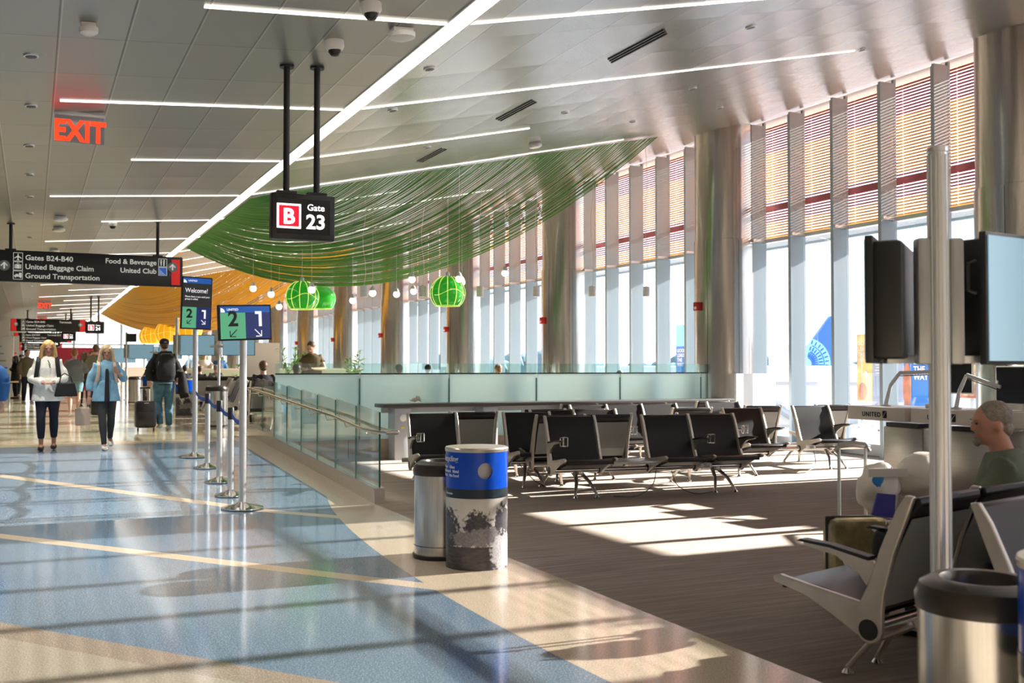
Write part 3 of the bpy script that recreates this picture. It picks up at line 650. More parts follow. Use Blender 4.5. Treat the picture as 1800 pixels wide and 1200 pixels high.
# ================================================================== PENDANTS
for x, y, z, s_, lb in ((3.98, 18.4, 2.76, 1, 'green glass globe lamp with yellow stripes, front one of the overlapping pair'), (6.25, 21.9, 3.03, 1, 'green glass globe lamp half hidden behind the striped one of the pair'), (6.45, 16.4, 2.77, 1, 'green glass globe lamp with yellow stripes hanging alone right of the pair')):
    pass
import itertools
def at(px, py, depth):
    """a world point from picture coordinates and distance (used once to measure hanging heights)"""
    f = V((math.sin(YAW) * math.cos(PITCH), math.cos(YAW) * math.cos(PITCH), math.sin(PITCH))); r = V((math.cos(YAW), -math.sin(YAW), 0)); u = r.cross(f)
    return V((0, 0, 1.5)) + (f * 1800 + r * (px - 900) + u * (600 - py)) * (depth / 1800)
def pendant_cord(t, p, z, r=.004, wavy=0):
    c = ceilz(p.x) - p.z
    pts = [(wavy * math.sin(q * 1.3), 0, z + (c - z) * q / 8) for q in range(9)] if wavy else [(0, 0, z), (0, 0, c)]
    MB().tube(pts, r, 5).build('cord', M['cord'], t); MB().lathe([(.05, c - .015), (.05, c)], seg=14).build('canopy_plate', M['silver'], t)
def globe_lamp(p, label, gm='globe', stripes=True, rad=.3):
    t = thing('globe_pendant', label, 'pendant lamp', p)
    prof = [(rad * math.sin(R(a)), rad * math.cos(R(a))) for a in range(8, 137, 8)]
    g = MB().lathe(prof, seg=40, cap=False).build('globe', M[gm], t)
    MB().lathe([(prof[-1][0] - .005, prof[-1][1] + .004), (prof[-1][0] + .006, prof[-1][1] - .008)], seg=40, cap=False).build('rim', M['globes'], t)
    if stripes:
        m = MB()
        for k in range(12):
            a = R(k * 30 + 8); pts = [((rad + .002) * math.sin(R(b)) * math.cos(a), (rad + .002) * math.sin(R(b)) * math.sin(a), (rad + .002) * math.cos(R(b))) for b in range(22, 136, 8)]
            m.tube(pts, .006, 4)
        m.tube([((rad + .002) * math.cos(R(a)), (rad + .002) * math.sin(R(a)), .05 * math.sin(R(a * 3))) for a in range(200, 341, 8)], .004, 4)
        m.build('stripe', M['globes'], t)
    MB().ball((0, 0, -.02), .05).build('bulb', M['bulb'], t)
    MB().lathe([(.035, rad * .97), (.035, rad + .05), (.01, rad + .08)], seg=16).build('cap', M['silver'], t)
    pendant_cord(t, p, rad + .08); return t
globe_lamp(at(531, 522, 18.6), 'green glass globe lamp with yellow stripes, front one of the overlapping pair')
globe_lamp(at(566, 525, 22.3), 'green glass globe lamp half hidden behind the front one of the pair', stripes=False)
globe_lamp(at(787, 515, 17.6), 'green glass globe lamp with yellow stripes hanging alone right of the pair')
for (px, py, d, s_), lb in zip(((271, 588, 45, .52), (294, 585, 43, .5), (332, 577, 38, .5), (262, 591, 52, .5)), ('left one above the capped man', 'second, partly behind the white post', 'right one behind the Welcome display', 'small one left of the others')):
    globe_lamp(at(px, py, d), 'amber ribbed globe lamp far down the concourse, ' + lb, 'oglobe', True, s_)
def bulb_lamp(p, label, g=None):
    t = thing('bulb_pendant', label, 'pendant lamp', p, 0, g)
    MB().ball((0, 0, 0), (.062, .062, .062), seg=16).build('bulb', M['bulb'], t); MB().lathe([(.045, .04), (.05, .055), (.03, .10), (.008, .12)], seg=16).build('socket', M['silver'], t)
    pendant_cord(t, p, .12, .003); return t
bl = ['left of all, over the blue display', 'second from the left', 'third, lower one beside the green globes', 'in front of the right edge of the globe pair', 'lone low bulb right of the green globes', 'beside the first white speaker drum', 'above the partition centre left', 'upper one of the pair by the second drum', 'lower one of the pair by the second drum', 'above the lone green globe', 'just right of the lone green globe', 'rightmost, under the canopy edge']
for (px, py, d), lb in zip(((445, 507, 19), (476.5, 517, 19), (490.5, 539, 20), (548, 509, 16.5), (620, 528, 19), (655, 515, 18), (697, 517, 19), (724, 491, 18), (727, 512, 19.5), (807, 490, 17), (812, 496, 19), (888, 480, 18)), bl):
    bulb_lamp(at(px, py, d), 'small round lit bulb pendant, ' + lb, 'small bulb pendants')
for (px, d), lb in zip(((640, 17.3), (743, 17.6), (844, 18), (943, 18.4), (1041, 18.9), (1136, 19.4)), ('leftmost, under the lowest green strings', 'second, left of the lone globe lamp', 'third, right of the lone globe lamp', 'fourth along the window wall', 'fifth, in front of the second tall column', 'rightmost, in front of the windows')):
    p = at(px, 512, d); t = thing('speaker_pendant', 'white cylinder speaker hanging on a curly cord, ' + lb, 'speaker', p, 0, 'hanging cylinder speakers')
    MB().lathe([(.058, -.095), (.064, -.09), (.064, .085), (.058, .09)], seg=24).build('drum', M['white'], t); MB().lathe([(.064, .0), (.0655, .004), (.064, .008)], seg=24).build('ring', M['silver'], t)
    pendant_cord(t, p, .09, .004, .03)

# ================================================================== STANDS, STANCHIONS
def base_disc(t, r=.19): return MB().lathe([(r, 0), (r, .012), (.06, .05), (.035, .07)], seg=36).build('base', M['chrome'], t)
def stanchion(x, y, label):
    t = thing('stanchion', label, 'barrier post', (x, y, fh(y)), 0, 'queue barrier posts')
    base_disc(t, .175); MB().lathe([(.034, .05), (.034, .93)], seg=20).build('post', M['alu'], t)
    MB().lathe([(.037, .86), (.037, .985), (.032, .995)], seg=20).build('head', M['black'], t); return t
st = [(2.14, 14.17), (2.09, 12.9), (2.05, 11.87)]
for (x, y), lb in zip(st, ('farthest of three', 'middle one of three', 'nearest of three by the tilted display')): stanchion(x, y, 'silver queue barrier post with a round base, ' + lb)
pts_ = [(2.15, 15.35, fh(15.35) + .93), (2.14, 14.17, fh(14.17) + .93), (2.09, 12.9, fh(12.9) + .93), (2.05, 11.87, fh(11.87) + .93), (2.03, 11.06, .93)]
m = MB(); names = []
for (a, b), lb in zip(zip(pts_[:-1], pts_[1:]), ('farthest span', 'second span', 'third span', 'nearest span')):
    m = MB(); a = V(a); b = V(b); N = 8
    P = [a.lerp(b, q / N) - V((0, 0, .05 * 4 * (q / N) * (1 - q / N))) for q in range(N + 1)]
    for p, q in zip(P[:-1], P[1:]): m.quad(p + V((0, 0, .025)), p - V((0, 0, .025)), q - V((0, 0, .025)), q + V((0, 0, .025)))
    o = m.build('barrier_belt', M['belt'], smooth=False); s_ = o.modifiers.new('thickness', 'SOLIDIFY'); s_.thickness = .003
    tag(o, 'blue webbing belt between the queue posts, ' + lb, 'belt', 'queue belts')
def display(x, y, w, h, zc, label, yaw, roll, portrait):
    z = fh(y); t = thing('boarding_display', label, 'display stand', (x, y, z))
    base_disc(t, .22); MB().lathe([(.038, .05), (.038, zc - z - h / 2 + .1)], seg=24).build('pole', M['alu'], t)
    hd = bpy.data.objects.new('display_head', None); 
    f = MB().box((0, 0, 0), (w, .05, h), bev=.006).build('screen_housing', M['blackp'], t)
    f.location = (0, -.06, zc - z); f.rotation_euler = (0, roll, yaw)
    e = .018; W_, H_ = w - 2 * e, h - 2 * e; yy = -.027
    def pn(n_, x0, x1, z0, z1, m_): return MB().box(((x0 + x1) / 2, yy, (z0 + z1) / 2), (x1 - x0, .004, z1 - z0)).build(n_, M[m_], f, smooth=False)
    top = .075 if portrait else .065
    pn('header', -W_ / 2, W_ / 2, H_ / 2 - top, H_ / 2, 'sblue')
    text('UNITED', .035, (-W_ / 2 + .07, yy - .004, H_ / 2 - top * .68), M['swhite'], f, name='header_name')
    MB().prism(arc(-W_ / 2 + .005, 0, .045, 0, 90, 6) + [(-W_ / 2 + .005, 0)], yy - .005, yy - .003, 'y').build('header_mark', M['swhite'], f, smooth=False).location = (0, 0, H_ / 2 - top + .004)
    g = H_ / 2 - top if not portrait else -H_ / 2 + .30
    if portrait:
        pn('message', -W_ / 2, W_ / 2, g, H_ / 2 - top, 'sdark')
        text('Welcome!', .092, (-W_ / 2 + .03, yy - .004, g + .21), M['swhite'], f, name='welcome_text', sx=.82)
        text('Please have a seat until your\ngroup is called.', .036, (-W_ / 2 + .03, yy - .004, g + .14), M['swhite'], f, name='message_text', sx=.85)
    pn('green_panel', -W_ / 2, 0, -H_ / 2, g, 'sgreen'); pn('navy_panel', 0, W_ / 2, -H_ / 2, g, 'snavy')
    sc = 1 if not portrait else .78; cz_ = (g - H_ / 2) / 2
    text('2', .22 * sc, (-W_ / 4, yy - .004, cz_ + .0), M['blackp'], f, align='CENTER', bold=.006, name='lane_number')
    q = .16 * sc; x0 = W_ / 4
    MB().prism([(x0 + .01 * sc, cz_ - .01), (x0 + .042 * sc, cz_ - .01), (x0 + .042 * sc, cz_ - .01 + q), (x0 - .03 * sc, cz_ - .01 + q), (x0 - .03 * sc, cz_ - .01 + q - .03 * sc), (x0 + .01 * sc, cz_ - .01 + q - .03 * sc)], yy - .006, yy - .003, 'y').build('lane_number', M['swhite'], f, smooth=False)
    for sx, mt, cx in ((-1, 'blackp', -W_ / 4), (1, 'swhite', W_ / 4)):
        q = .036 * sc; zz = cz_ - .078 * sc
        MB().tube([(cx - sx * q, yy - .005, zz + q), (cx + sx * q, yy - .005, zz - q)], .005, 4).tube([(cx + sx * q, yy - .005, zz + q * .7), (cx + sx * q, yy - .005, zz - q), (cx - sx * q * .7, yy - .005, zz - q)], .005, 4).build('arrow', M[mt], f, smooth=False)
    return t
display(2.14, 15.35, .43, .755, 2.42, 'tall boarding display on a silver pole, dark screen reading Welcome!', R(4), R(1.5), True)
display(2.03, 11.04, .575, .375, 1.97, 'wide tilted boarding display on a pole showing green 2 and navy 1', R(10), R(-2.5), False)

# ================================================================== BINS
def steel_bin(x, y, label, b=0, group=None, h=.72):
    t = thing('trash_bin', label, 'trash bin', (x, y, b), R(20), group)
    MB().lathe([(.215, .03), (.215, h)], seg=48).build('body', M['steel'], t); MB().lathe([(.225, 0), (.225, .03), (.217, .035)], seg=48).build('base_ring', M['black'], t)
    MB().lathe([(.218, .10), (.2175, .104)], seg=48, cap=False).build('groove', M['black'], t)
    MB().lathe([(.222, h - .01), (.225, h + .035), (.208, h + .075), (.165, h + .10), (.14, h + .098), (.13, h + .08), (.128, h - .03)], seg=48, cap=False).build('lid', M['lid'], t)
    return t
def recycle_bin(x, y, label, b=0, ta=0, hole=0, h=.86):
    t = thing('recycling_bin', label, 'recycling bin', (x, y, b), ta); r = .235; t.scale = (1, 1, 1.045)
    MB().lathe([(r, 0), (r, .505)], seg=56).build('picture_wrap', M['parkp'], t)
    MB().lathe([(r + .002, .505), (r + .002, .57)], seg=56, cap=False).build('dark_band', M['binband'], t)
    # blue band with a real round opening
    bm = MB(); n = 56; rows = [.57 + (.83 - .57) * q / 8 for q in range(9)]; hc = (R(hole), .70); hr = .058
    vs = [[bm.bm.verts.new((r * math.cos(2 * PI * k / n), r * math.sin(2 * PI * k / n), z)) for k in range(n)] for z in rows]
    ring = {}
    for j in range(8):
        for k in range(n):
            a = 2 * PI * (k + .5) / n; z = (rows[j] + rows[j + 1]) / 2
            da = (a - hc[0] + PI) % (2 * PI) - PI
            if math.hypot(da * r, z - hc[1]) < hr + .018: continue
            bm._f([vs[j][k], vs[j][(k + 1) % n], vs[j + 1][(k + 1) % n], vs[j + 1][k]])
    # patch between grid and circle
    ge = [e for e in bm.bm.edges if len(e.link_faces) == 1 and .575 < (e.verts[0].co.z + e.verts[1].co.z) / 2 < .825 or (len(e.link_faces) == 1 and False)]
    bvs = []
    for e in ge:
        for v in e.verts:
            if v not in bvs: bvs.append(v)
    def ang(v):
        a = math.atan2(v.co.y, v.co.x); da = (a - hc[0] + PI) % (2 * PI) - PI
        return math.atan2(v.co.z - hc[1], da * r)
    bvs.sort(key=ang); K = len(bvs); circ = []
    for v in bvs:
        q = ang(v); a = hc[0] + hr * math.cos(q) / r; circ.append(bm.bm.verts.new((r * math.cos(a), r * math.sin(a), hc[1] + hr * math.sin(q))))
    inn = [bm.bm.verts.new(c.co - V((math.cos(hc[0]), math.sin(hc[0]), 0)) * .03) for c in circ]
    for k in range(K):
        bm._f([bvs[k], bvs[(k + 1) % K], circ[(k + 1) % K], circ[k]]); bm._f([circ[k], circ[(k + 1) % K], inn[(k + 1) % K], inn[k]])
    bm.build('blue_band', M['bluebin'], t)
    MB().lathe([(.19, .58), (.19, .82)], seg=30, cap=False).build('inner_liner', M['bag'], t)
    MB().lathe([(r + .004, .83), (r + .006, .85), (r, .86), (.1, .862)], seg=56).build('top', M['bintop'], t)
    # curved lettering
    def curved(s_, size, a0, z):
        o = text(s_, size, (0, 0, 0), M['binw'], t, (0, 0, 0), bold=.001, name='bin_lettering')
        for v in o.data.vertices:
            a = R(a0) + v.co.x / r; zz = v.co.y + z; rr = r + .0022 + v.co.z; v.co = (rr * math.cos(a), rr * math.sin(a), zz)
    curved('Recycling', .055, hole - 102, .765); curved('Paper   Glass', .028, hole - 96, .715); curved('Cardboard   Metal', .028, hole - 101, .685); curved('Plastic   No Food', .028, hole - 98, .655); curved('Zero waste', .02, hole - 88, .53)
    return t
# angles: 0 = +x, so -90 faces the camera side
steel_bin(2.96, 7.64, 'steel trash bin with dark domed rim behind the park-printed recycling bin', h=.66)
recycle_bin(3.07, 7.18, 'recycling bin with blue band over a black-and-white park picture, centre foreground', ta=R(-YAW / PI * 180), hole=-72)
steel_bin(3.06, 2.60, 'steel trash bin with wide black rim at the bottom right corner', h=.655)
recycle_bin(3.03, 2.13, 'blue-banded recycling bin cut by the right edge of the photo', ta=0, hole=30)
steel_bin(3.38, 21.2, 'steel trash bin behind the queue posts', .31)
steel_bin(3.15, 36.5, 'steel trash bin beside the woman in the denim shirt', .31, h=.78)
recycle_bin(3.75, 38, 'recycling bin with a blue band standing behind the far steel bin', .31, 0, 30)
recycle_bin(3.45, 26.4, 'recycling bin with park print half hidden by the man with the backpack', .31, 0, -150)
# ================================================================== BENCHES
SP = .62
def bench(x, y, z, rz, front, back, n, label, tables=(), group='black beam seating', cups=(), fleg=None, outlets=(), arms=None, hi=False):
    """x,y = left end of the centre axis; front seats face local -y, back seats face local +y"""
    t = thing('beam_bench', label, 'bench', (x, y, z), rz, group)
    def T(p, s): return (p[0], -s * p[1], p[2])
    def seat(i, s):
        x0 = i * SP + .025; x1 = (i + 1) * SP - .025; N = 6
        # local profile with y' pointing forward (away from axis); forward = toward -y for s=+1
        pc = [(.85, .445), (.80, .462), (.62, .445), (.45, .415), (.36, .40)]
        m = MB(); lo = [(a, b - .045) for a, b in pc]
        ol = [(-s * a, b) for a, b in pc] + [(-s * a, b) for a, b in lo[::-1]]
        m.prism(ol, x0, x1, 'x'); c = m.build('seat_cushion', M['leather'], t); bv = c.modifiers.new('b', 'BEVEL'); bv.width = .014; bv.segments = 2; bv.limit_method = 'ANGLE'
        ms = MB(); ms.prism([(-s * .80, .41), (-s * .45, .365), (-s * .40, .33), (-s * .55, .335)], x0 + .03, x1 - .03, 'x'); ms.build('seat_pan', M['blackp'], c)
        bp = [(.385, .40), (.335, .50), (.27, .68), (.20, .84), (.155, .915)]; th = .035
        m = MB(); ol = [(-s * a, b) for a, b in bp] + [(-s * (bp[-1][0] - .035), bp[-1][1] + .005), (-s * (bp[-1][0] - .045), bp[-1][1] - .03)] + [(-s * (a - th), b - .012) for a, b in bp[:-1][::-1]]
        m.prism(ol, x0, x1, 'x'); b_ = m.build('backrest', M['leather'], t); bv = b_.modifiers.new('b', 'BEVEL'); bv.width = .01; bv.segments = 2; bv.limit_method = 'ANGLE'
        m = MB(); m.prism([(-s * (.385 - th - .004), .39), (-s * (.335 - th - .004), .49), (-s * (.27 - th - .004), .67), (-s * (.20 - th - .004), .82), (-s * (.195 - th - .004), .82), (-s * (.262 - th - .004), .67), (-s * (.325 - th - .004), .49), (-s * (.375 - th - .004), .39)], x0 + .01, x1 - .01, 'x')
        m.build('back_shell', M['greyb'], b_, smooth=False)
    def frame(xc, s):
        w = .016
        ol = [(.125, .925), (.165, .93), (.215, .85), (.29, .68), (.355, .50), (.395, .42), (.47, .43), (.66, .455), (.83, .48), (.87, .465), (.86, .44), (.70, .405), (.55, .34), (.42, .27)] + arc(.35, .30, .065, -30, -180, 5) + [(.285, .38), (.275, .47), (.225, .66), (.16, .83)]
        m = MB().prism([(-s * a, b) for a, b in ol], xc - w, xc + w, 'x'); f = m.build('side_frame', M['cast'], t); bv = f.modifiers.new('b', 'BEVEL'); bv.width = .006; bv.segments = 2; bv.limit_method = 'ANGLE'
        m = MB(); m.lathe([(.048, -.019), (.048, .019)], seg=20); h = m.build('hub_cap', M['blackp'], f); h.location = (xc, -s * .35, .30); h.rotation_euler = (0, PI / 2, 0)
        return f
    def arm(xc, s, cup=False):
        m = MB().prism([(-s * a, b) for a, b in ((.30, .60), (.36, .625), (.55, .655), (.68, .66), (.70, .65), (.68, .64), (.52, .615), (.40, .55), (.36, .50))], xc - .012, xc + .012, 'x')
        a = m.build('armrest', M['cast'], t)
        m = MB().prism([(-s * a_, b) for a_, b in ((.34, .635), (.54, .665), (.70, .672), (.72, .66), (.54, .65), (.34, .617))], xc - .03, xc + .03, 'x'); p = m.build('arm_pad', M['blackp'], a)
        if cup: cupholder(xc, s)
    def cupholder(xc, s):
        m = MB(); cx, cy, zz = xc + .075, -s * .62, .70
        rr = [(cx + .045 * math.cos(2 * PI * k / 14), cy + .045 * math.sin(2 * PI * k / 14)) for k in range(15)]
        for z_ in (zz, zz - .0): m.tube([(p, q, z_) for p, q in rr], .0045, 5)
        m.tube([(p, q, zz - .10) for p, q in rr], .004, 5)
        for k in range(0, 14, 3): m.tube([(rr[k][0], rr[k][1], zz), (rr[k][0], rr[k][1], zz - .10)], .0035, 5)
        m.tube([(xc, cy, zz - .05), (cx - .04, cy, zz - .02)], .005, 5)
        m.build('cup_holder', M['chrome'], t)
    for s, ss in ((1, front), (-1, back)):
        fr = set()
        for i in ss: seat(i, s); fr.add(i); fr.add(i + 1)
        for i in sorted(fr):
            frame(i * SP, s)
            if arms is None or (s, i) in arms: arm(i * SP, s, (s, i) in cups)
        if ss or True:
            m = MB().tube([(0.02, -s * .35, .30), (n * SP - .02, -s * .35, .30)], .032, 12); m.build('beam', M['chrome'], t)
    for i, s in tables:
        MB().box(((i + .5) * SP, -s * .52, .40), (SP - .02, .42, .03), bev=.008).build('side_table', M['greyb'], t)
    for i in outlets:
        m = MB().box((i * SP, -.62, .335), (.15, .05, .075), bev=.02); o = m.build('power_outlet', M['white'], t)
        MB().box((i * SP, -.647, .335), (.07, .004, .035), bev=.001).build('socket_plate', M['greyb'], o)
    for xl in (fleg or (.35, n * SP - .35)):
        MB().box((xl, 0, .27), (.06, .86, .05), bev=.01).build('cross_bar', M['cast'], t)
        for s in (1, -1):
            for dx in (-.09, .09):
                m = MB().loft([((xl + dx * .3, -s * .31, .28), .028, .02), ((xl + dx * .9, -s * .5, .17), .022, .016), ((xl + dx * 1.5, -s * .60, .03), .015, .014)], 10)
                l = m.build('leg', M['cast'], t); MB().lathe([(.03, 0), (.03, .008), (.014, .03)], (xl + dx * 1.5, -s * .60, 0), 14).build('glide', M['chrome'], l)
    return t
BA = R(-8)
def rowpos(xl, yl, rz): # top-of-back left edge -> axis left end
    return xl + .14 * math.sin(-rz) * -1 * 0, yl + .14
bench(5.50, 10.93, 0, BA, (0, 2, 3), (0, 1, 3), 4, 'nearest black bench: one seat, an empty slot, then two seats', tables=((1, 1),), cups=((1, 0), (1, 3)), outlets=(3,), arms=((1, 0), (1, 3), (1, 4), (-1, 1)))
bench(4.28, 12.30, 0, R(-9), (0, 2), (1,), 3, 'black bench behind the two centre bins, a grey seat shell between two black seats', cups=((1, 0),), arms=((1, 0), (-1, 1), (1, 3)))
bench(6.10, 12.55, 0, R(-7), (0, 1), (0, 1), 2, 'black two-seat bench glimpsed behind the single front seat', cups=((1, 2),), arms=((1, 2), (1, 0)))
bench(7.45, 13.95, 0, R(-3), (0, 1, 2), (0, 1, 2), 3, 'farthest left black bench, standing just before the dark counter', arms=((1, 3),))
bench(8.22, 12.05, 0, R(-6), (1,), (0,), 2, 'black bench just behind the right pair of front seats', cups=((1, 1),), arms=((1, 1), (1, 2)), fleg=(.75,))
bench(9.72, 12.35, 0, R(-7), (1,), (0, 2), 3, 'bright black bench beside the window and the gate desk, sun on its seat', outlets=(1,), arms=((1, 2),), fleg=(1.1,))
bench(10.2, 14.25, 0, R(-4), (0,), (0,), 1, 'single far black seat top seen against the sunlit partition', arms=(), fleg=(.3,))
HR = R(15)
bench(3.58, 3.24, 0, HR, (0, 1, 2, 3), (0, 1, 2, 3), 4, 'large foreground bench at the right edge, seen from its end', cups=((-1, 1),), arms=((-1, 0), (-1, 1), (1, 2)), group='black beam seating')
# raised area
for (x, y, rz, f, b, n, lb) in (
    (4.05, 28.8, R(-4), (), (0, 1, 2), 3, 'far bench showing pale sunlit seat shells beside the far recycling bin'),
    (4.5, 25.0, R(84), (0, 1), (0, 1), 2, 'far bench seen end on behind the tilted display pole'),
    (4.35, 22.6, R(84), (0, 1), (0, 1, 2), 3, 'far bench seen end on next to the far end of the handrail'),
    (3.80, 19.75, 0, (), (0, 1), 2, 'two-seat bench under the seated pair by the end of the handrail'),
    (5.6, 29.5, R(-3), (0, 1, 2, 3), (), 4, 'far black bench beyond the pale sunlit shells'),
    (4.3, 31.5, R(-3), (0, 1, 2), (0, 1, 2), 3, 'farther bench near the bar counter, small in view')):
    bench(x, y, .31, rz, f, b, n, lb, arms=((1, 0),))
# loose cables
def cable(pts, label, r=.005, m='blackp'):
    o = MB().tube([V(p) for p in pts], r, 6).build('power_cable', M[m]); tag(o, label, 'cable', 'loose power cables'); return o
def sm(pts, n=5):
    P = [V(p) for p in pts]; out = []
    for i in range(len(P) - 1):
        a, b, c, d = P[max(0, i - 1)], P[i], P[i + 1], P[min(len(P) - 1, i + 2)]
        for k in range(n):
            t = k / n; out.append(.5 * ((2 * b) + (c - a) * t + (2 * a - 5 * b + 4 * c - d) * t * t + (3 * b - a - 3 * c + d) * t ** 3))
    return out + [P[-1]]
cable(sm([(6.75, 10.35, .28), (6.6, 10.2, .12), (6.35, 10.15, .01), (6.1, 10.25, .01)]), 'black cable hanging from the nearest bench, left of the pair of seats')
cable(sm([(6.95, 10.32, .26), (6.95, 10.2, .1), (7.1, 10.05, .01), (7.45, 10.15, .01)]), 'black cable looping under the nearest bench, between its seats')
cable(sm([(5.6, 11.75, .28), (5.75, 11.5, .05), (6.0, 11.5, .01), (6.2, 11.75, .01), (6.15, 11.9, .25)]), 'black cable loop right of the recycling bin')
cable(sm([(10.35, 11.7, .28), (10.2, 11.5, .1), (9.9, 11.4, .01), (9.6, 11.5, .01)]), 'black cable under the white outlet of the window bench')

# ================================================================== GATE DESKS
def united(t, x, y, z, size=.075, rot=(PI / 2, 0, -PI / 2)):
    text('UNITED', size, (x, y, z), M['navy'], t, rot, bold=.0015, name='brand_lettering', sp=1.15)
def desk(x, y0, y1, label, zt=1.03):
    t = thing('gate_desk', label, 'desk', (x, y1, 0)); L = y1 - y0
    MB().box((.35, -L / 2, zt - .08), (.70, L, .16), bev=.006).build('counter', M['whitel'], t)
    MB().box((.75, -L / 2 + .05, .39), (.55, L - .28, .78), bev=.03).build('steel_pedestal', M['steelpanel'], t)
    MB().box((.72, -L / 2 + .05, .80), (.5, L - .4, .05)).build('gap_block', M['black'], t, smooth=False)
    MB().box((.75, -L / 2 + .05, .02), (.5, L - .3, .04)).build('plinth', M['black'], t, smooth=False)
    united(t, -.002, -.24 if L > 0 else 0, zt - .115)
    m = MB().box((-.003, -.24 - .36, zt - .085), (.004, .062, .085)); m.build('logo_tile', M['navy'], t, smooth=False)
    MB().tube([(-.007, -.575, zt - .12), (-.007, -.60, zt - .08), (-.007, -.625, zt - .05)], .004, 4).build('logo_line', M['silver'], t)
    return t
desk(9.05, 8.72, 9.62, 'leftmost gate desk with white UNITED counter and brushed steel base')
desk(9.08, 7.75, 8.66, 'second gate desk with UNITED counter, partly behind the monitor pole')
desk(9.2, 6.6, 7.5, 'third gate desk behind the seated man, only part of its UNITED lettering showing')
t = thing('low_shelf', 'lower white shelf standing between the second and third desks', 'shelf', (9.05, 7.72, 0))
MB().box((.3, -.11, .86), (.6, .16, .05), bev=.005).build('top', M['whitel'], t); MB().box((.4, -.11, .41), (.5, .12, .82)).build('cabinet', M['steelpanel'], t, smooth=False)
def monitor_arm(x, y, z, pts, label, screen=None):
    t = thing('desk_monitor', label, 'monitor', (x, y, z))
    MB().lathe([(.06, 0), (.06, .012), (.03, .02)], seg=20).build('clamp', M['silver'], t)
    for a, b in zip(pts[:-1], pts[1:]): MB().loft([(a, .024, .024), (b, .02, .02)], 10).build('arm_segment', M['silver'], t)
    MB().tube([V(p) + V((0, .012, -.035)) for p in pts[1:]], .006, 5).build('cable', M['black'], t)
    if screen:
        c, rz, w, h = screen; s_ = MB().box((0, 0, 0), (w, .03, h), bev=.01).build('screen', M['white'], t); s_.location = c; s_.rotation_euler = (0, 0, rz)
        q = MB().box((0, .017, 0), (w - .03, .004, h - .03)).build('panel', M['screen_k'], s_)
    return t
monitor_arm(9.4, 9.35, 1.03, [(0, 0, .02), (.06, -.02, .25), (.13, -.10, .40), (.28, -.62, .42)], 'silver monitor arm on the leftmost gate desk', ((.36, -.72, .36), R(100), .45, .40))
monitor_arm(9.42, 8.32, 1.03, [(0, 0, .02), (.05, .0, .2), (.12, -.04, .38), (.2, -.42, .25)], 'bent silver monitor arm on the second gate desk', ((.3, -.55, .27), R(95), .5, .42))
monitor_arm(9.65, 6.95, 1.03, [(0, 0, .02), (0, .12, .28), (-.02, .2, .42), (.1, -.25, .58)], 'silver monitor arm holding a dark screen above the seated man', ((.2, -.45, .55), R(30), .5, .3))
t = thing('dock_box', 'white card reader on the second gate desk', 'device', (9.35, 8.52, 1.03)); MB().box((0, 0, .025), (.16, .22, .05), bev=.012).build('body', M['white'], t); MB().box((0, 0, .055), (.1, .12, .012)).build('keypad', M['silver'], t)
t = thing('travel_mug', 'black and steel travel mug on the third desk', 'mug', (9.6, 7.42, 1.03)); MB().lathe([(.038, 0), (.042, .13)], seg=24).build('body', M['chrome'], t); MB().lathe([(.044, .13), (.044, .155), (.03, .165)], seg=24).build('lid', M['blackp'], t)
t = thing('coffee_cup', 'red paper cup on the third desk above the seated man', 'cup', (9.75, 6.78, 1.03)); MB().lathe([(.033, 0), (.046, .13)], seg=24).build('body', M['cup'], t); MB().lathe([(.048, .13), (.046, .142), (.02, .145)], seg=24).build('lid', M['white'], t)
t = thing('pen_holder', 'black pen holder beside the red cup', 'pen holder', (9.65, 7.06, 1.03)); MB().lathe([(.04, 0), (.04, .10)], seg=16).build('pot', M['blackp'], t)
for q in range(4): MB().tube([(.01 * q - .02, 0, .05), (.03 * q - .05, .01, .19 + .02 * q)], .005, 5).build('pen', M['blackp'], t)
t = thing('privacy_wedge', 'white triangular screen standing on the third desk', 'screen', (9.5, 7.3, 1.03)); MB().prism([(-.22, 0), (.06, 0), (.06, .27)], -.01, .01, 'x').build('panel', M['white'], t, smooth=False)
t = thing('wall_cabinet', 'beige back cabinet and steel panel behind the desks at the right edge', 'cabinet', (12.0, 7.6, 0))
MB().box((.2, -.9, .6), (.4, 3.0, 1.2)).build('steel_front', M['steelpanel'], t, smooth=False); MB().box((.25, -.9, 1.38), (.4, 3.0, .32)).build('upper_panel', M['whitel'], t, smooth=False)

# ================================================================== MONITOR POLES
def monitor_stand(x, y, z, label, on=None, h=2.37, rz=0):
    t = thing('monitor_pole', label, 'monitor stand', (x, y, z), rz)
    m = MB().lathe([(.038, 0), (.038, h - .02), (.041, h - .018), (.041, h), (.035, h + .004)], seg=32)
    m.build('pole', M['alu'], t)
    m = MB()
    for a in range(0, 360, 30): m.box((.038 * math.cos(R(a)), .038 * math.sin(R(a)), h / 2), (.006, .003, h - .06), Euler((0, 0, R(a))))
    m.build('groove', M['silver'], t, smooth=False); MB().lathe([(.10, 0), (.10, .012), (.05, .03)], seg=32).build('foot', M['alu'], t)
    for s in (-1, 1):
        MB().box((s * .065, 0, 1.76), (.055, .06, .50), bev=.012).build('bracket', M['greyb'], t)
    return t
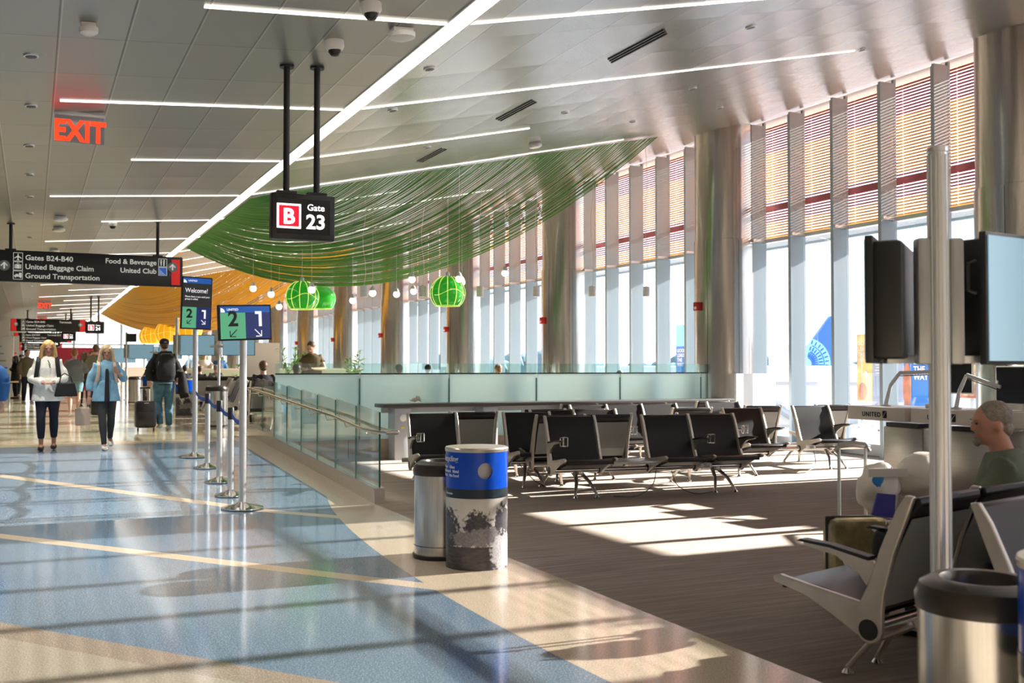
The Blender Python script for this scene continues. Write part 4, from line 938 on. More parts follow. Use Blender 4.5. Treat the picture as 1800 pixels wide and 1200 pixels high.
# local frame of the near stand: x = camera right
u = V((.825, .565, 0)); nn = V((.565, -.825, 0))
t = monitor_stand(3.25, 2.95, 0, 'tall ribbed aluminium pole carrying two hanging monitors, right foreground', rz=-YAW)
def monitor(t, name_m, c, rz, w, h, d, scr, hh=1.76):
    b = MB().box((0, d * .15, 0), (w, .03, h), bev=.004).build('bezel', M['blackp'], t); b.location = c; b.rotation_euler = (0, 0, rz)
    MB().box((0, d * .5 + .02, 0), (w * .9, d, h * .93), bev=.02).build('housing', M['blackp'], b)
    MB().box((0, d * .15 - .017, 0), (w - .03, .004, h - .03)).build('screen', M[scr], b, smooth=False)
    MB().tube([(-w / 2 + .0, d * .15 + .03, h * .28), (-w / 2 - .035, d * .15 + .04, h * .26), (-w / 2 - .035, d * .15 + .04, h * .06), (-w / 2, d * .15 + .03, h * .04)], .009, 6).build('pull_handle', M['blackp'], b)
    return b
monitor(t, 'm', (.55, .22, 1.775), R(33), .86, .53, .16, 'mblue')
monitor(t, 'm', (-.175, .22, 1.765), R(-117), .62, .50, .12, 'mblue')
MB().box((.14, .08, 1.53), (.16, .05, .03)).build('cross_arm', M['alu'], t); MB().box((-.10, .12, 1.53), (.14, .05, .03)).build('cross_arm', M['alu'], t)
for x, y, lb, sc in ((3.35, 27.3, 'far monitor pole behind the man with the backpack and Welcome display', 1), (3.1, 39.5, 'farther monitor pole beside the far steel bin', 1)):
    t = monitor_stand(x, y, .31, lb, h=2.45, rz=-YAW)
    for q, (cx, rz) in enumerate(((.50, R(10)), (1.55, R(-6)))):
        b = monitor(t, 'm', (cx, .1, 1.75), rz, .86, .53, .14, 'mblue')
    MB().box((.95, .18, 1.72), (1.5, .05, .06)).build('rear_beam', M['alu'], t)
    MB().tube([(1.02, .2, 0), (1.02, .2, 1.8)], .035, 12).build('pole', M['alu'], t)
MB().box((.35, -.05, .25), (.35, .03, .30)).build('info_panel', M['blackp'], t).location = (-.15, 0, 2.0)

# ================================================================== LUGGAGE
def hard(t, w, d, h, m, zoff=.06): return MB().box((0, 0, zoff + h / 2), (w, d, h), bev=.05).build('shell', M[m], t)
t = thing('suitcase', 'gold patterned cabin suitcase with black trim and extended handle beside the foreground bench', 'suitcase', (4.60, 4.82, 0), R(-20))
hard(t, .38, .22, .52, 'gold'); MB().box((0, 0, .32), (.40, .03, .54), bev=.012).build('trim', M['blackp'], t)
for s in (-1, 1):
    MB().tube([(s * .085, .06, .55), (s * .085, .06, 1.0)], .011, 8).build('handle_tube', M['silver'], t)
    for q in (-.08, .08): MB().lathe([(.001, -.012), (.028, -.012), (.028, .012), (.001, .012)], seg=16).build('wheel', M['blackp'], t).location = (s * .14, q, .03)
for w_ in [o for o in children(t) if o.name.startswith('wheel')]: w_.rotation_euler = (0, PI / 2, 0)
MB().loft([((-.11, .06, .98), .014, .02), ((-.08, .06, 1.015), .016, .02), ((0, .06, 1.025), .016, .02), ((.08, .06, 1.015), .016, .02), ((.11, .06, .98), .014, .02)], 8).build('grip', M['zip'], t)
def bagmesh(name, w, d, h, seed, m, parent, loc):
    rg = random.Random(seed); b = MB(); rings = []
    for i in range(9):
        u_ = i / 8; k = (.55 + .5 * math.sin(PI * min(1, u_ * 1.15) * .9)) * (1 if u_ < .8 else 1.3 - .9 * (u_ - .5)); rings.append(((rg.uniform(-.015, .015), rg.uniform(-.015, .015), u_ * h), w / 2 * k, d / 2 * k))
    b.loft(rings, 18)
    for v in b.bm.verts: v.co += V((rg.uniform(-1, 1), rg.uniform(-1, 1), rg.uniform(-1, 1))) * .014
    o = b.build(name, M[m], parent, ang=180); o.location = loc; sb = o.modifiers.new('s', 'SUBSURF'); sb.levels = sb.render_levels = 1; return o
t = thing('plastic_bag', 'crumpled white plastic bags with blue print tied on the gold suitcase handle', 'bag', (4.66, 4.72, .60), R(-20))
bagmesh('bag_body', .26, .2, .32, 1, 'bag', t, (0, -.02, .0)); bagmesh('bag_body', .34, .2, .27, 5, 'bag', t, (.25, -.03, .10))
MB().ball((-.03, -.10, .20), (.045, .022, .065)).build('blue_print', M['bagb'], t); MB().prism([(-.09, .02), (.05, .0), (.06, .14), (-.05, .15)], -.135, -.12, 'y').build('purple_print', M['bagp'], t)
MB().box((.02, -.12, .27), (.24, .01, .05)).build('white_label', M['cwhite'], t)
t = thing('black_bag', 'black soft bag lying on the seat beside the gold suitcase', 'bag', (4.08, 4.0, .47), R(15))
bagmesh('bag_body', .36, .2, .2, 9, 'blk', t, (0, 0, 0))
t = thing('suitcase', 'black soft rolling suitcase pulled by the man in the cap', 'suitcase', (1.93, 20.25, .31), R(3))
hard(t, .37, .24, .50, 'case'); MB().box((0, -.125, .22), (.30, .03, .26), bev=.012).build('front_pocket', M['case'], t); MB().box((.0, -.128, .52), (.08, .01, .02)).build('badge', M['sun_gold'], t)
for s in (-1, 1):
    MB().tube([(s * .08, .06, .54), (s * .08, .06, .80)], .009, 8).build('handle_tube', M['silver'], t)
    w_ = MB().lathe([(.001, -.012), (.03, -.012), (.03, .012), (.001, .012)], seg=16).build('wheel', M['blackp'], t); w_.location = (s * .14, -.08, .03); w_.rotation_euler = (0, PI / 2, 0)
MB().box((0, .06, .80), (.19, .03, .03), bev=.01).build('grip', M['blackp'], t)
t = thing('suitcase', 'tall black suitcase beside the woman in denim shorts', 'suitcase', (1.55, 27.6, .31), 0); hard(t, .42, .26, .66, 'case', 0); MB().tube([(-.1, .05, .7), (-.1, .05, 1.0), (.1, .05, 1.0), (.1, .05, .7)], .01, 6).build('handle', M['silver'], t)

# ================================================================== RAISED AREA FURNITURE
def plant(x, y, z, h, label, n=60, spread=.45, seed=1):
    t = thing('potted_plant', label, 'plant', (x, y, z)); rg = random.Random(seed)
    MB().lathe([(.15, 0), (.2, .38), (.17, .38), (.16, .3)], seg=20).build('pot', M['pot'], t)
    st = MB(); lf = MB()
    for k in range(7):
        a = rg.random() * 6.28; hh = h * rg.uniform(.65, 1); b = V((math.cos(a) * spread * .45, math.sin(a) * spread * .45, hh)); st.tube([(0, 0, .3), b * .5 + V((0, 0, .1)), b], .012, 5, .006)
        for q in range(n // 7):
            u_ = rg.uniform(.35, 1); p = b * u_; d = V((rg.uniform(-1, 1), rg.uniform(-1, 1), rg.uniform(-.25, .7))).normalized(); L_ = rg.uniform(.16, .32); sd_ = d.cross(V((0, 0, 1))).normalized() * L_ * .16
            a0, a1, a2 = p, p + d * L_ * .5 + V((0, 0, .03)), p + d * L_ - V((0, 0, .04)); lf._f([lf.bm.verts.new(v) for v in (a0, a1 + sd_, a2, a1 - sd_)])
    st.build('stem', M['olive'], t); lf.build('foliage', M['leaf'], t, smooth=False); return t
plant(6.45, 27.5, .31, 1.75, 'tall leafy green plant behind the man in the olive polo', 190, .8, 2)
plant(8.9, 30.5, .31, 1.8, 'leafy plant against the column, right of the olive polo man', 110, .6, 3)
plant(6.35, 33.9, .31, 1.25, 'bushy plant at the right end of the bar counter', 220, 1.1, 4)
plant(6.1, 41.5, .31, 1.75, 'bushy plant seen under the far blue monitor', 160, 1.0, 6)
plant(7.0, 40.5, .31, 1.8, 'bushy plant behind the bar, left of the tilted display pole', 160, 1.0, 7)
t = thing('bar_counter', 'long pale bar counter across the raised area under the far monitors', 'counter', (3.6, 37, .31))
MB().box((3.7, 0, .55), (7.4, .5, 1.1)).build('front', mat('pale_green_counter', (.50, .55, .46), .4), t, smooth=False); MB().box((3.7, -.1, 1.12), (7.5, .8, .05)).build('worktop', M['whitel'], t, smooth=False)
rg = random.Random(5)
for q in range(16):
    x = 3.9 + q * .36; t = thing('bottle', 'bottle or glass standing on the far bar counter', 'bottle', (x, 37 + rg.uniform(-.1, .15), 1.455), 0, 'bottles on the bar counter')
    h = rg.uniform(.16, .3); MB().lathe([(.035, 0), (.035, h * .6), (.014, h * .8), (.014, h)], seg=10).build('body', M[rg.choice(['green_glass', 'silver', 'brownh', 'white', 'leaf'])], t)
def hightable(x0, x1, y, label, z=1.3):
    t = thing('high_table', label, 'table', ((x0 + x1) / 2, y, .31)); w = x1 - x0
    MB().box((0, 0, z - .31 - .02), (w, .7, .04), bev=.006).build('tabletop', M['white'], t); MB().box((0, -.36, z - .31 - .045), (w, .02, .07)).build('wood_edge', M['wood'], t, smooth=False)
    for s in (-1, 1): MB().box((s * (w / 2 - .15), 0, (z - .36) / 2), (.08, .5, z - .37)).build('leg', M['greymetal'], t, smooth=False)
hightable(5.3, 7.3, 21.8, 'high white table in front of the man in the olive polo', 1.30); hightable(7.5, 9.2, 22.2, 'high white table right of the olive polo man', 1.32); hightable(6.6, 9.6, 25.5, 'far high white table by the windows', 1.34)
for q in (0, 1, 3, 4, 5, 6):
    t = thing('bar_chair', 'bar chair with pale back pulled up to the high tables', 'chair', (5.9 + q * .62, 20.9 + .15 * (q % 2), .31), 0, 'bar chairs at the high tables')
    MB().box((0, 0, .72), (.4, .4, .05), bev=.015).build('seat', M['navy'], t); MB().box((0, -.2, .92), (.4, .03, .22), bev=.01).build('backrest', M['whitel'] if q % 2 else M['navy'], t)
    for a in (-1, 1):
        for b in (-1, 1): MB().tube([(a * .15, b * .15, .7), (a * .19, b * .19, 0)], .012, 6).build('leg', M['chrome'], t)
t = thing('kiosk_panel', 'white partition panel beside the plant, left of the olive polo man', 'panel', (6.1, 30.2, .31)); MB().box((0, 0, .95), (1.0, .06, 1.9)).build('panel', M['whitel'], t, smooth=False); MB().box((-.52, 0, 1.0), (.06, .1, 2.0)).build('post', M['greymetal'], t, smooth=False)
# left side and far end
t = thing('information_board', 'white information kiosk at the far left behind the walking women', 'kiosk', (-1.02, 45, .31)); MB().box((0, 0, 1.2), (.75, .2, 2.4), bev=.03).build('panel', M['white'], t)
for q in range(5): MB().box((-.15 + .07 * q, -.105, 2.0 - q * .28), (.2, .01, .05)).build('notice', M['sblue'] if q == 3 else M['greyb'], t)
struct(MB().box((-3.4, 62, 2), (4.2, .3, 4)).build('wall_shop', M['wallp'], smooth=False)); struct(MB().box((-1.35, 56, 2), (.7, .7, 4)).build('wall_pier', M['wallp'], smooth=False))
t = thing('red_wall_panel', 'dark red shop wall at the far end behind the woman in shorts', 'panel', (2.2, 58, .31)); MB().box((0, 0, 1.1), (3.2, .2, 2.2)).build('panel', M['redwall'], t, smooth=False); MB().box((1.0, -.12, 1.3), (.7, .04, .5)).build('screen', M['mblue'], t, smooth=False); MB().box((.2, -.12, 1.35), (.5, .04, .4)).build('sign', M['white'], t, smooth=False)
t = thing('banner', 'tall white banner with red lettering at the far left', 'banner', (-.75, 52, .31)); MB().box((0, 0, 1.3), (.45, .05, 2.6)).build('cloth', M['white'], t, smooth=False); text('BOSTON', .34, (.12, -.03, .5), M['signred'], t, (PI / 2, -PI / 2, 0), name='banner_lettering')
for x, y, z, lb in ((3.9, 52, 1.75, 'left of the far pair'), (5.4, 50, 1.8, 'right of the far pair'), (2.9, 55, 1.4, 'small low one by the red wall')):
    t = thing('wall_screen', 'blue lit flight screen far down the concourse, ' + lb, 'screen', (x, y, .31)); MB().box((0, 0, z), (1.2, .08, .7)).build('screen', M['mblue'], t, smooth=False); MB().tube([(0, .05, 0), (0, .05, z)], .05, 8).build('stand', M['alu'], t)
t = thing('charge_table', 'low dark crowd-control table at the far left', 'table', (-.6, 34, .31)); MB().box((0, 0, .75), (.5, .4, .04)).build('top', M['wood'], t); MB().tube([(0, 0, 0), (0, 0, .74)], .03, 8).build('leg', M['greymetal'], t)
# ================================================================== PEOPLE
def finish(mb, name, m, parent, vox, smooth=4, extra=None):
    """fuse the overlapping lofts into one continuous surface"""
    o = mb.build(name, m, None); r = o.modifiers.new('r', 'REMESH'); r.mode = 'VOXEL'; r.voxel_size = vox
    q = o.modifiers.new('s', 'SMOOTH'); q.factor = .5; q.iterations = smooth
    if extra: extra(o)
    dg = bpy.context.evaluated_depsgraph_get(); me = bpy.data.meshes.new_from_object(o.evaluated_get(dg)); old = o.data
    o.modifiers.clear(); o.data = me; bpy.data.meshes.remove(old); me.name = name
    for p in me.polygons: p.use_smooth = True
    o.parent = parent; return o
def lerp(a, b, t): return V(a).lerp(V(b), t)
BASE = dict(pel=(0, 0, .93), chest=(0, 0, 1.27), neck=(0, .012, 1.435), head=(0, -.01, 1.575),
    shL=(.16, .01, 1.352), shR=(-.16, .01, 1.352), elL=(.235, .02, 1.12), elR=(-.235, .02, 1.12), wrL=(.25, -.06, .89), wrR=(-.25, -.06, .89),
    hiL=(.085, 0, .90), hiR=(-.085, 0, .90), knL=(.095, -.02, .49), knR=(-.095, -.02, .49), anL=(.10, .02, .085), anR=(-.10, .02, .085),
    toL=(0, -1, 0), toR=(0, -1, 0), haL=(0, -.15, -1), haR=(0, -.15, -1), pitch=0, yaw=0)
def human(label, loc, rz, H, pose, look, vox=.012, group=None):
    J = dict(BASE); J.update(pose); s = H / 1.7
    t = thing('person', label, 'person', loc, rz, group); t.scale = (s, s, s)
    g = lambda k: V(J[k]); F = look.get('fat', 1.0); sk = M[look.get('skin', 'skin')]
    HM = Euler((R(J['pitch']), 0, R(J['yaw']))).to_matrix(); hd = g('head')
    HP = lambda x, y, z: hd + HM @ V((x, y, z))
    seated = look.get('seated', False)
    # ---- body
    b = MB(); P, C, N = g('pel'), g('chest'), g('neck')
    def torso(mb, k, top=True, z0=None):
        ax = (C - P)
        R_ = [(P - ax.normalized() * .10, .13 * F, .10 * F), (P, .158 * F, .112 * F), (lerp(P, C, .35), .135 * F, .10 * F), (lerp(P, C, .75), .152 * F, .108 * F), (C, .165 * F, .112 * F), (lerp(C, N, .55), .155, .092), (lerp(C, N, .82), .105, .075), (N, .062, .06)]
        mb.loft([(a, rx + k, ry + k) for a, rx, ry in R_], 20)
    torso(b, -.012)
    b.loft([(lerp(C, N, .5), .075, .07), (N, .058, .06), (lerp(N, hd, .55), .053, .056), (lerp(N, hd, .85), .05, .055)], 14)
    b.ball(HP(0, 0, .015), (.074, .093, .098), HM, 22, 16); b.ball(HP(0, -.03, -.055), (.052, .055, .055), HM); b.ball(HP(0, -.062, -.085), (.024, .022, .02), HM)
    b.loft([(HP(0, -.088, .025), .008, .006), (HP(0, -.108, -.018), .014, .012), (HP(0, -.095, -.03), .012, .008)], 8)
    for q in (-1, 1): b.ball(HP(q * .076, .008, -.008), (.012, .020, .031), HM, 10, 8)
    b.ball(HP(0, -.086, .035), (.05, .012, .01), HM)
    arm = look.get('arm', 1.0)
    for q in 'LR':
        S_, E_, W_ = g('sh' + q), g('el' + q), g('wr' + q)
        b.loft([(lerp(C, S_, .5), .05, .05), (S_, .052 * arm, .052 * arm), (lerp(S_, E_, .5), .044 * arm, .044 * arm), (E_, .037 * arm, .037 * arm)], 12); b.loft([(E_, .036 * arm, .036 * arm), (lerp(E_, W_, .35), .037 * arm, .037 * arm), (W_, .025, .025)], 12)
        hdn = g('ha' + q).normalized(); side = V((1, 0, 0)) if abs(hdn.x) < .8 else V((0, 1, 0)); side = (side - hdn * side.dot(hdn)).normalized(); nrm = hdn.cross(side)
        mm = Matrix((side, nrm, hdn)).transposed()
        b.ball(W_ + hdn * .05, (.038, .017, .052), mm, 12, 8)
        curl = (nrm if nrm.dot(V((0, 0, -1))) + nrm.dot(-S_ + W_) * .01 > 0 else -nrm)
        if vox < .02:
            for k_, (off, ln) in enumerate(((-.028, .062), (-.01, .072), (.009, .068), (.026, .053))):
                p0 = W_ + hdn * .085 + side * off; p1 = p0 + hdn * ln * .55; p2 = p1 + (hdn * .6 + curl * .8).normalized() * ln * .5
                b.tube([p0, p1, p2], .0105, 7, .008)
            th = W_ + hdn * .03 + side * (-.034 if q == 'L' else .034); sg = -1 if q == 'L' else 1
            b.tube([th, th + (hdn * .6 + side * sg * .7).normalized() * .035, th + (hdn * .6 + side * sg * .7).normalized() * .035 + hdn * .028], .0125, 7, .010)
    for q in 'LR':
        h_, k_, a_ = g('hi' + q), g('kn' + q), g('an' + q); lf = look.get('leg', 1.0)
        b.loft([(lerp(h_, P, .3), .085 * F, .085 * F), (lerp(h_, k_, .25), .08 * F * lf, .08 * F * lf), (lerp(h_, k_, .7), .06 * lf, .06 * lf), (k_, .052 * lf, .052 * lf)], 14)
        b.loft([(k_, .052 * lf, .052 * lf), (lerp(k_, a_, .3), .052 * lf, .054 * lf), (lerp(k_, a_, .75), .036 * lf, .036 * lf), (a_, .033, .033)], 12)
        to = g('to' + q).normalized(); b.loft([(a_ + to * -.045 + V((0, 0, -.045)), .028, .028), (a_ + to * .04 + V((0, 0, -.03)), .036, .032), (a_ + to * .14 + V((0, 0, -.055)), .03, .018)], 10)
    body = finish(b, 'body', sk, t, vox, 3)
    # ---- face
    if vox < .02:
        for q in (-1, 1):
            MB().ball(HP(q * .031, -.087, .012), (.012, .007, .0065), HM, 10, 8).build('eye', M['eye'], t); MB().ball(HP(q * .032, -.092, .032), (.018, .006, .004), HM, 10, 6).build('eyebrow', M[look.get('hair', 'brownh')], t)
        MB().ball(HP(0, -.094, -.052), (.022, .008, .007), HM, 12, 8).build('mouth', M['lips'], t)
    # ---- hair
    hs = look.get('style', 'short')
    if hs != 'none':
        h = MB()
        if hs in ('short', 'bald'):
            h.ball(HP(0, .018 if hs == 'short' else .02, .035 if hs == 'short' else .042), (.084, .094, .090 if hs == 'short' else .082), HM, 22, 14); h.ball(HP(0, .055, -.03), (.066, .05, .05), HM)
        elif hs == 'long':
            h.ball(HP(0, .016, .038), (.090, .100, .094), HM, 22, 14)
            for q in (-1, 1):
                h.loft([(HP(q * .045, -.055, .09), .035, .03), (HP(q * .088, -.04, .03), .024, .045), (HP(q * .098, -.035, -.06), .03, .048), (HP(q * .108, -.035, -.15), .034, .045), (HP(q * .112, -.04, -.215), .022, .03)], 12)
            h.loft([(HP(0, .06, .03), .085, .045), (HP(0, .075, -.08), .10, .045), (HP(0, .07, -.19), .095, .035)], 14)
        elif hs == 'bun':
            h.ball(HP(0, .018, .03), (.086, .098, .092), HM, 22, 14); h.ball(HP(0, .075, .085), (.045, .04, .038), HM); h.ball(HP(0, .06, -.03), (.06, .045, .05), HM)
        def scalp(o): pass
        finish(h, 'hair', M[look.get('hair', 'brownh')], t, max(vox * .8, .01), 2)
        if hs == 'bald': MB().ball(HP(0, -.085, -.085), (.028, .02, .026), HM, 14, 8).build('beard', M['greyh'], t); MB().ball(HP(.0, .035, .104), (.036, .04, .016), HM, 16, 10).build('bald_crown', sk, t)
    if look.get('cap'):
        c = MB().ball(HP(0, .012, .045), (.09, .104, .078), HM, 22, 12); c.ball(HP(0, -.115, .035), (.065, .06, .008), HM, 16, 6); finish(c, 'cap', M['navy'], t, .01, 1)
        if vox < .02: MB().ball(HP(-.0, .112, .05), (.03, .006, .01), HM, 10, 6).build('cap_badge', M['zip'], t)
    # ---- clothes
    tk = look.get('ease', .018)
    m = MB(); torso(m, tk)
    hem = look.get('hem')
    if hem and not seated:
        m.loft([(lerp(P, C, .5), .15 * F + tk, .115 * F + tk), (P, .165 * F + tk + .01, .125 * F + tk), (V((P.x, P.y, hem)), .175 * F + tk + look.get('flare', .01), .13 * F + tk + look.get('flare', .01))], 22)
    sl = look.get('sleeve', 1.0)
    for q in 'LR':
        S_, E_, W_ = g('sh' + q), g('el' + q), g('wr' + q); e = tk * look.get('puff', 1.0)
        m.loft([(lerp(C, S_, .45), .06 + tk * .6, .06 + tk * .6), (S_, .05 + e, .052 + e), (lerp(S_, E_, .5 if sl > .5 else sl), .047 + e, .047 + e)] + ([(E_, .042 + e, .042 + e)] if sl > .5 else []), 14)
        if sl > .5:
            u_ = (sl - .5) * 2; m.loft([(E_, .041 + e, .041 + e), (lerp(E_, W_, .4 * u_), .042 + e, .042 + e), (lerp(E_, W_, u_ * .96), .029 + e, .029 + e)], 14)
    m.loft([(lerp(C, N, .6), .08, .072), (lerp(C, N, 1.12 if look.get('collar') else .95), .066, .066)], 14)
    top = finish(m, look.get('topname', 'shirt'), M[look['top']], t, vox, 3)
    if look.get('open'):   # dark vest seen down the middle of an open shirt
        MB().loft([(V((0, N.y - .068, N.z - .06)), .018, .008), (V((0, C.y - .135 * F - .008, C.z)), .026, .012), (V((0, P.y - .135 * F - tk - .008, P.z)), .036, .014), (V((0, P.y - .14 * F - tk - .012, hem)), .04, .014)], 10).build('vest', M[look['open']], t)
    if look.get('legs'):
        m = MB(); ll = look.get('leglen', 1.0); k2 = look.get('legease', .008)
        m.loft([(P + V((0, 0, .06)), .15 * F + k2, .11 * F + k2), (P - V((0, 0, .08)), .158 * F + k2, .115 * F + k2)], 18)
        for q in 'LR':
            h_, kk, a_ = g('hi' + q), g('kn' + q), g('an' + q); lf = look.get('leg', 1.0)
            r_ = [(lerp(h_, P, .3), .088 * F + k2), (lerp(h_, kk, .25), .082 * F * lf + k2), (lerp(h_, kk, .7), .062 * lf + k2), (kk, .054 * lf + k2), (lerp(kk, a_, .3), .055 * lf + k2), (lerp(kk, a_, .75), .039 * lf + k2), (a_, .036 + k2)]
            cut = 7 if ll >= 1 else (6 if ll > .8 else (3 if ll < .45 else 5)); m.loft([(a, x, x) for a, x in r_[:cut]], 14)
        finish(m, look.get('legname', 'trousers'), M[look['legs']], t, vox, 3)
    for q in 'LR':
        if look.get('shoe'):
            a_ = g('an' + q); to = g('to' + q).normalized(); dz = V((0, 0, 1))
            MB().loft([(a_ - to * .07 - dz * .05, .03, .035), (a_ - to * .03 - dz * .042, .040, .044), (a_ + to * .05 - dz * .048, .046, .036), (a_ + to * .13 - dz * .058, .044, .026), (a_ + to * .175 - dz * .062, .026, .018)], 14).build('shoe', M[look['shoe']], t)
    return t, HP, J, s
def backpack(t, m='blk', w=.30, h=.46, z=1.20, y=.20, straps='blk', mask=True):
    b = MB(); b.loft([((0, y, z - h / 2), w / 2 * .85, .07), ((0, y + .02, z - h * .3), w / 2, .10), ((0, y + .01, z + h * .25), w / 2 * .95, .09), ((0, y - .01, z + h / 2), w / 2 * .6, .05)], 20, sq=3)
    o = b.build('backpack', M[m], t)
    MB().loft([((0, y + .10, z - h * .36), w * .36, .03), ((0, y + .115, z - h * .1), w * .38, .035), ((0, y + .10, z + .04), w * .34, .02)], 16, sq=3).build('front_pocket', M[m], o)
    MB().tube([(-w * .4, y + .06, z - h * .3), (-w * .42, y + .08, z + h * .1), (-w * .25, y + .06, z + h * .42), (w * .25, y + .06, z + h * .42), (w * .42, y + .08, z + h * .1), (w * .4, y + .06, z - h * .3)], .006, 5).build('zip', M['zip'], o)
    return o
def strap(t, pts, w, m): 
    b = MB(); b.loft([(p, w, .012) for p in pts], 8); return b.build('strap', M[m], t)
# 1 woman in white
t, HP, J, s = human('person in a white knit sweater and black leggings walking with clasped hands', (.22, 16.7, fh(16.7)), R(-3), 1.63,
    dict(elL=(.245, .0, 1.11), wrL=(.085, -.22, 1.04), elR=(-.245, 0, 1.11), wrR=(-.06, -.225, 1.04), haL=(-1, -.3, -.1), haR=(1, -.3, -.1), knR=(-.09, -.09, .49), anR=(-.085, -.02, .085), anL=(.09, .10, .10), knL=(.09, -.01, .49), pitch=14, yaw=6),
    dict(top='knit', topname='sweater', hem=.76, flare=.02, ease=.022, collar=1, legs='navy', legname='leggings', leglen=.9, shoe='shoeb', hair='blond', style='long', fat=1.10, skin='skin2', leg=1.05))
for q in (-1, 1): strap(t, [V((q * .13, -.02, 1.44)), V((q * .135, -.13, 1.36)), V((q * .15, -.165, 1.22)), V((q * .17, -.11, 1.08))], .032, 'blk')
MB().tube([(0, -.14, 1.39), (.03, -.165, 1.33), (.035, -.17, 1.27)], .006, 5).build('neck_zip', M['blk'], t)
hb = MB().prism([(-.16, 0), (.16, 0), (.12, .20), (-.12, .20)], -.05, .05, 'y').build('handbag', M['blk'], None); tag(hb, 'black leather handbag hanging from the forearm of the person in white', 'handbag'); hb.location = (.22 + .24, 16.7 - .25, fh(16.7) + .80); bv = hb.modifiers.new('b', 'BEVEL'); bv.width = .015
MB().tube([(-.09, 0, .19), (-.07, .02, .30), (-.02, .04, .34), (.06, .02, .29), (.09, 0, .19)], .009, 6).build('handle', M['blk'], hb)
# 2 woman in denim shirt
t, HP, J, s = human('person in a light denim shirt and charcoal leggings walking towards the camera', (1.02, 16.62, fh(16.6)), R(2), 1.575,
    dict(elL=(.28, .03, 1.14), wrL=(.16, -.20, 1.23), haL=(-.4, -.2, .7), elR=(-.24, .03, 1.10), wrR=(-.26, -.03, .86), anR=(-.03, -.10, .085), knR=(-.06, -.09, .49), anL=(.09, .22, .17), knL=(.08, -.02, .50), toL=(0, -1, -.35), pitch=12, yaw=-2),
    dict(top='denim', hem=.78, flare=.03, ease=.022, sleeve=.82, legs='char', legname='leggings', shoe='shoew', hair='ash', style='long', skin='skin2', open='blk', collar=1, leg=.98))
for q in (-1, 1): strap(t, [V((q * .12, -.01, 1.435)), V((q * .12, -.115, 1.36)), V((q * .125, -.14, 1.24)), V((q * .16, -.10, 1.08))], .026, 'tanb')
tb = MB().prism([(-.10, 0), (.10, 0), (.11, .26), (-.11, .26)], -.04, .04, 'y').build('tote_bag', M['tanb']); tag(tb, 'beige bag carried low beside the knee of the person in the denim shirt', 'bag'); tb.location = (.70, 16.66, fh(16.6) + .36)
MB().tube([(-.06, 0, .25), (-.04, 0, .40), (.04, 0, .40), (.06, 0, .25)], .007, 6).build('handle', M['tanb'], tb)
# 3 man with backpack
t, HP, J, s = human('person seen from behind in a dark cap and blue jeans wearing a black backpack', (2.28, 20.45, fh(20)), R(183), 1.74,
    dict(elL=(.28, .04, 1.12), wrL=(.27, .06, .90), elR=(-.25, .03, 1.12), wrR=(-.25, -.06, .98), knL=(.09, -.10, .50), anL=(.08, .10, .12), knR=(-.09, -.02, .49), anR=(-.09, .02, .085)),
    dict(top='blk', topname='jacket', hem=.90, ease=.028, legs='jeans', legease=.022, shoe='shoew', hair='brownh', style='short', cap=1, fat=1.08, collar=1))
backpack(t, 'blk', .34, .52, 1.19, .19)
cc = MB().loft([((0, 0, .50), .05, .06), ((.01, 0, .36), .08, .07), ((.03, .01, .15), .10, .07), ((.06, 0, 0), .08, .05)], 14).build('folded_coat', M['blk']); tag(cc, 'black coat draped over the right arm of the person in the cap', 'coat'); cc.location = (2.60, 20.42, .31 + .60)
# 4 grey sweater
human('person seen from behind in a grey sweater and light denim shorts, reddish hair', (.93, 26.8, .31), R(178), 1.64,
    dict(elL=(.27, .0, 1.15), wrL=(.2, -.16, 1.10), elR=(-.27, 0, 1.15), wrR=(-.2, -.16, 1.12), anL=(.09, .16, .12), knL=(.09, -.04, .5), pitch=10),
    dict(top='gsweat', topname='sweater', hem=.88, ease=.03, legs='shorts', legname='shorts', leglen=.4, legease=.03, shoe='shoew', hair='ginger', style='bun', fat=1.15, leg=1.1), .016)
# 5 olive jacket
human('person in an olive hooded jacket holding up a phone at the far left', (-.13, 37.3, .31), R(20), 1.78,
    dict(elL=(.25, .02, 1.12), wrL=(.12, -.22, 1.16), elR=(-.25, .02, 1.12), wrR=(-.22, -.05, .9), haL=(-.3, -.4, .6), anL=(.11, -.06, .085), knL=(.11, -.1, .49)),
    dict(top='olive', topname='jacket', hem=.84, ease=.04, legs='navy', legease=.02, shoe='shoew', hair='blackh', style='short', collar=1), .018)
human('person in a long dark coat with folded arms left of the olive jacket', (-.55, 43, .31), R(-70), 1.62,
    dict(wrL=(-.05, -.2, 1.16), wrR=(.05, -.2, 1.18), haL=(-1, 0, 0), haR=(1, 0, 0)), dict(top='blk', topname='coat', hem=.6, flare=.03, ease=.03, legs='blk', shoe='shoeb', hair='blackh', style='long'), .022)
human('person in a dark cap standing between the coat and the olive jacket', (-.38, 46, .31), R(30), 1.72, {}, dict(top='pink', hem=.86, legs='navy', legease=.02, shoe='shoew', hair='blackh', style='short', cap=1), .025)
human('person in a blue jacket cut off by the left edge of the photo', (-.60, 14.2, fh(14.2)), R(175), 1.78, dict(elR=(-.28, .03, 1.12)), dict(top='bluec', topname='jacket', hem=.84, ease=.035, legs='blk', legease=.02, shoe='shoeb', hair='brownh', style='short'), .014)
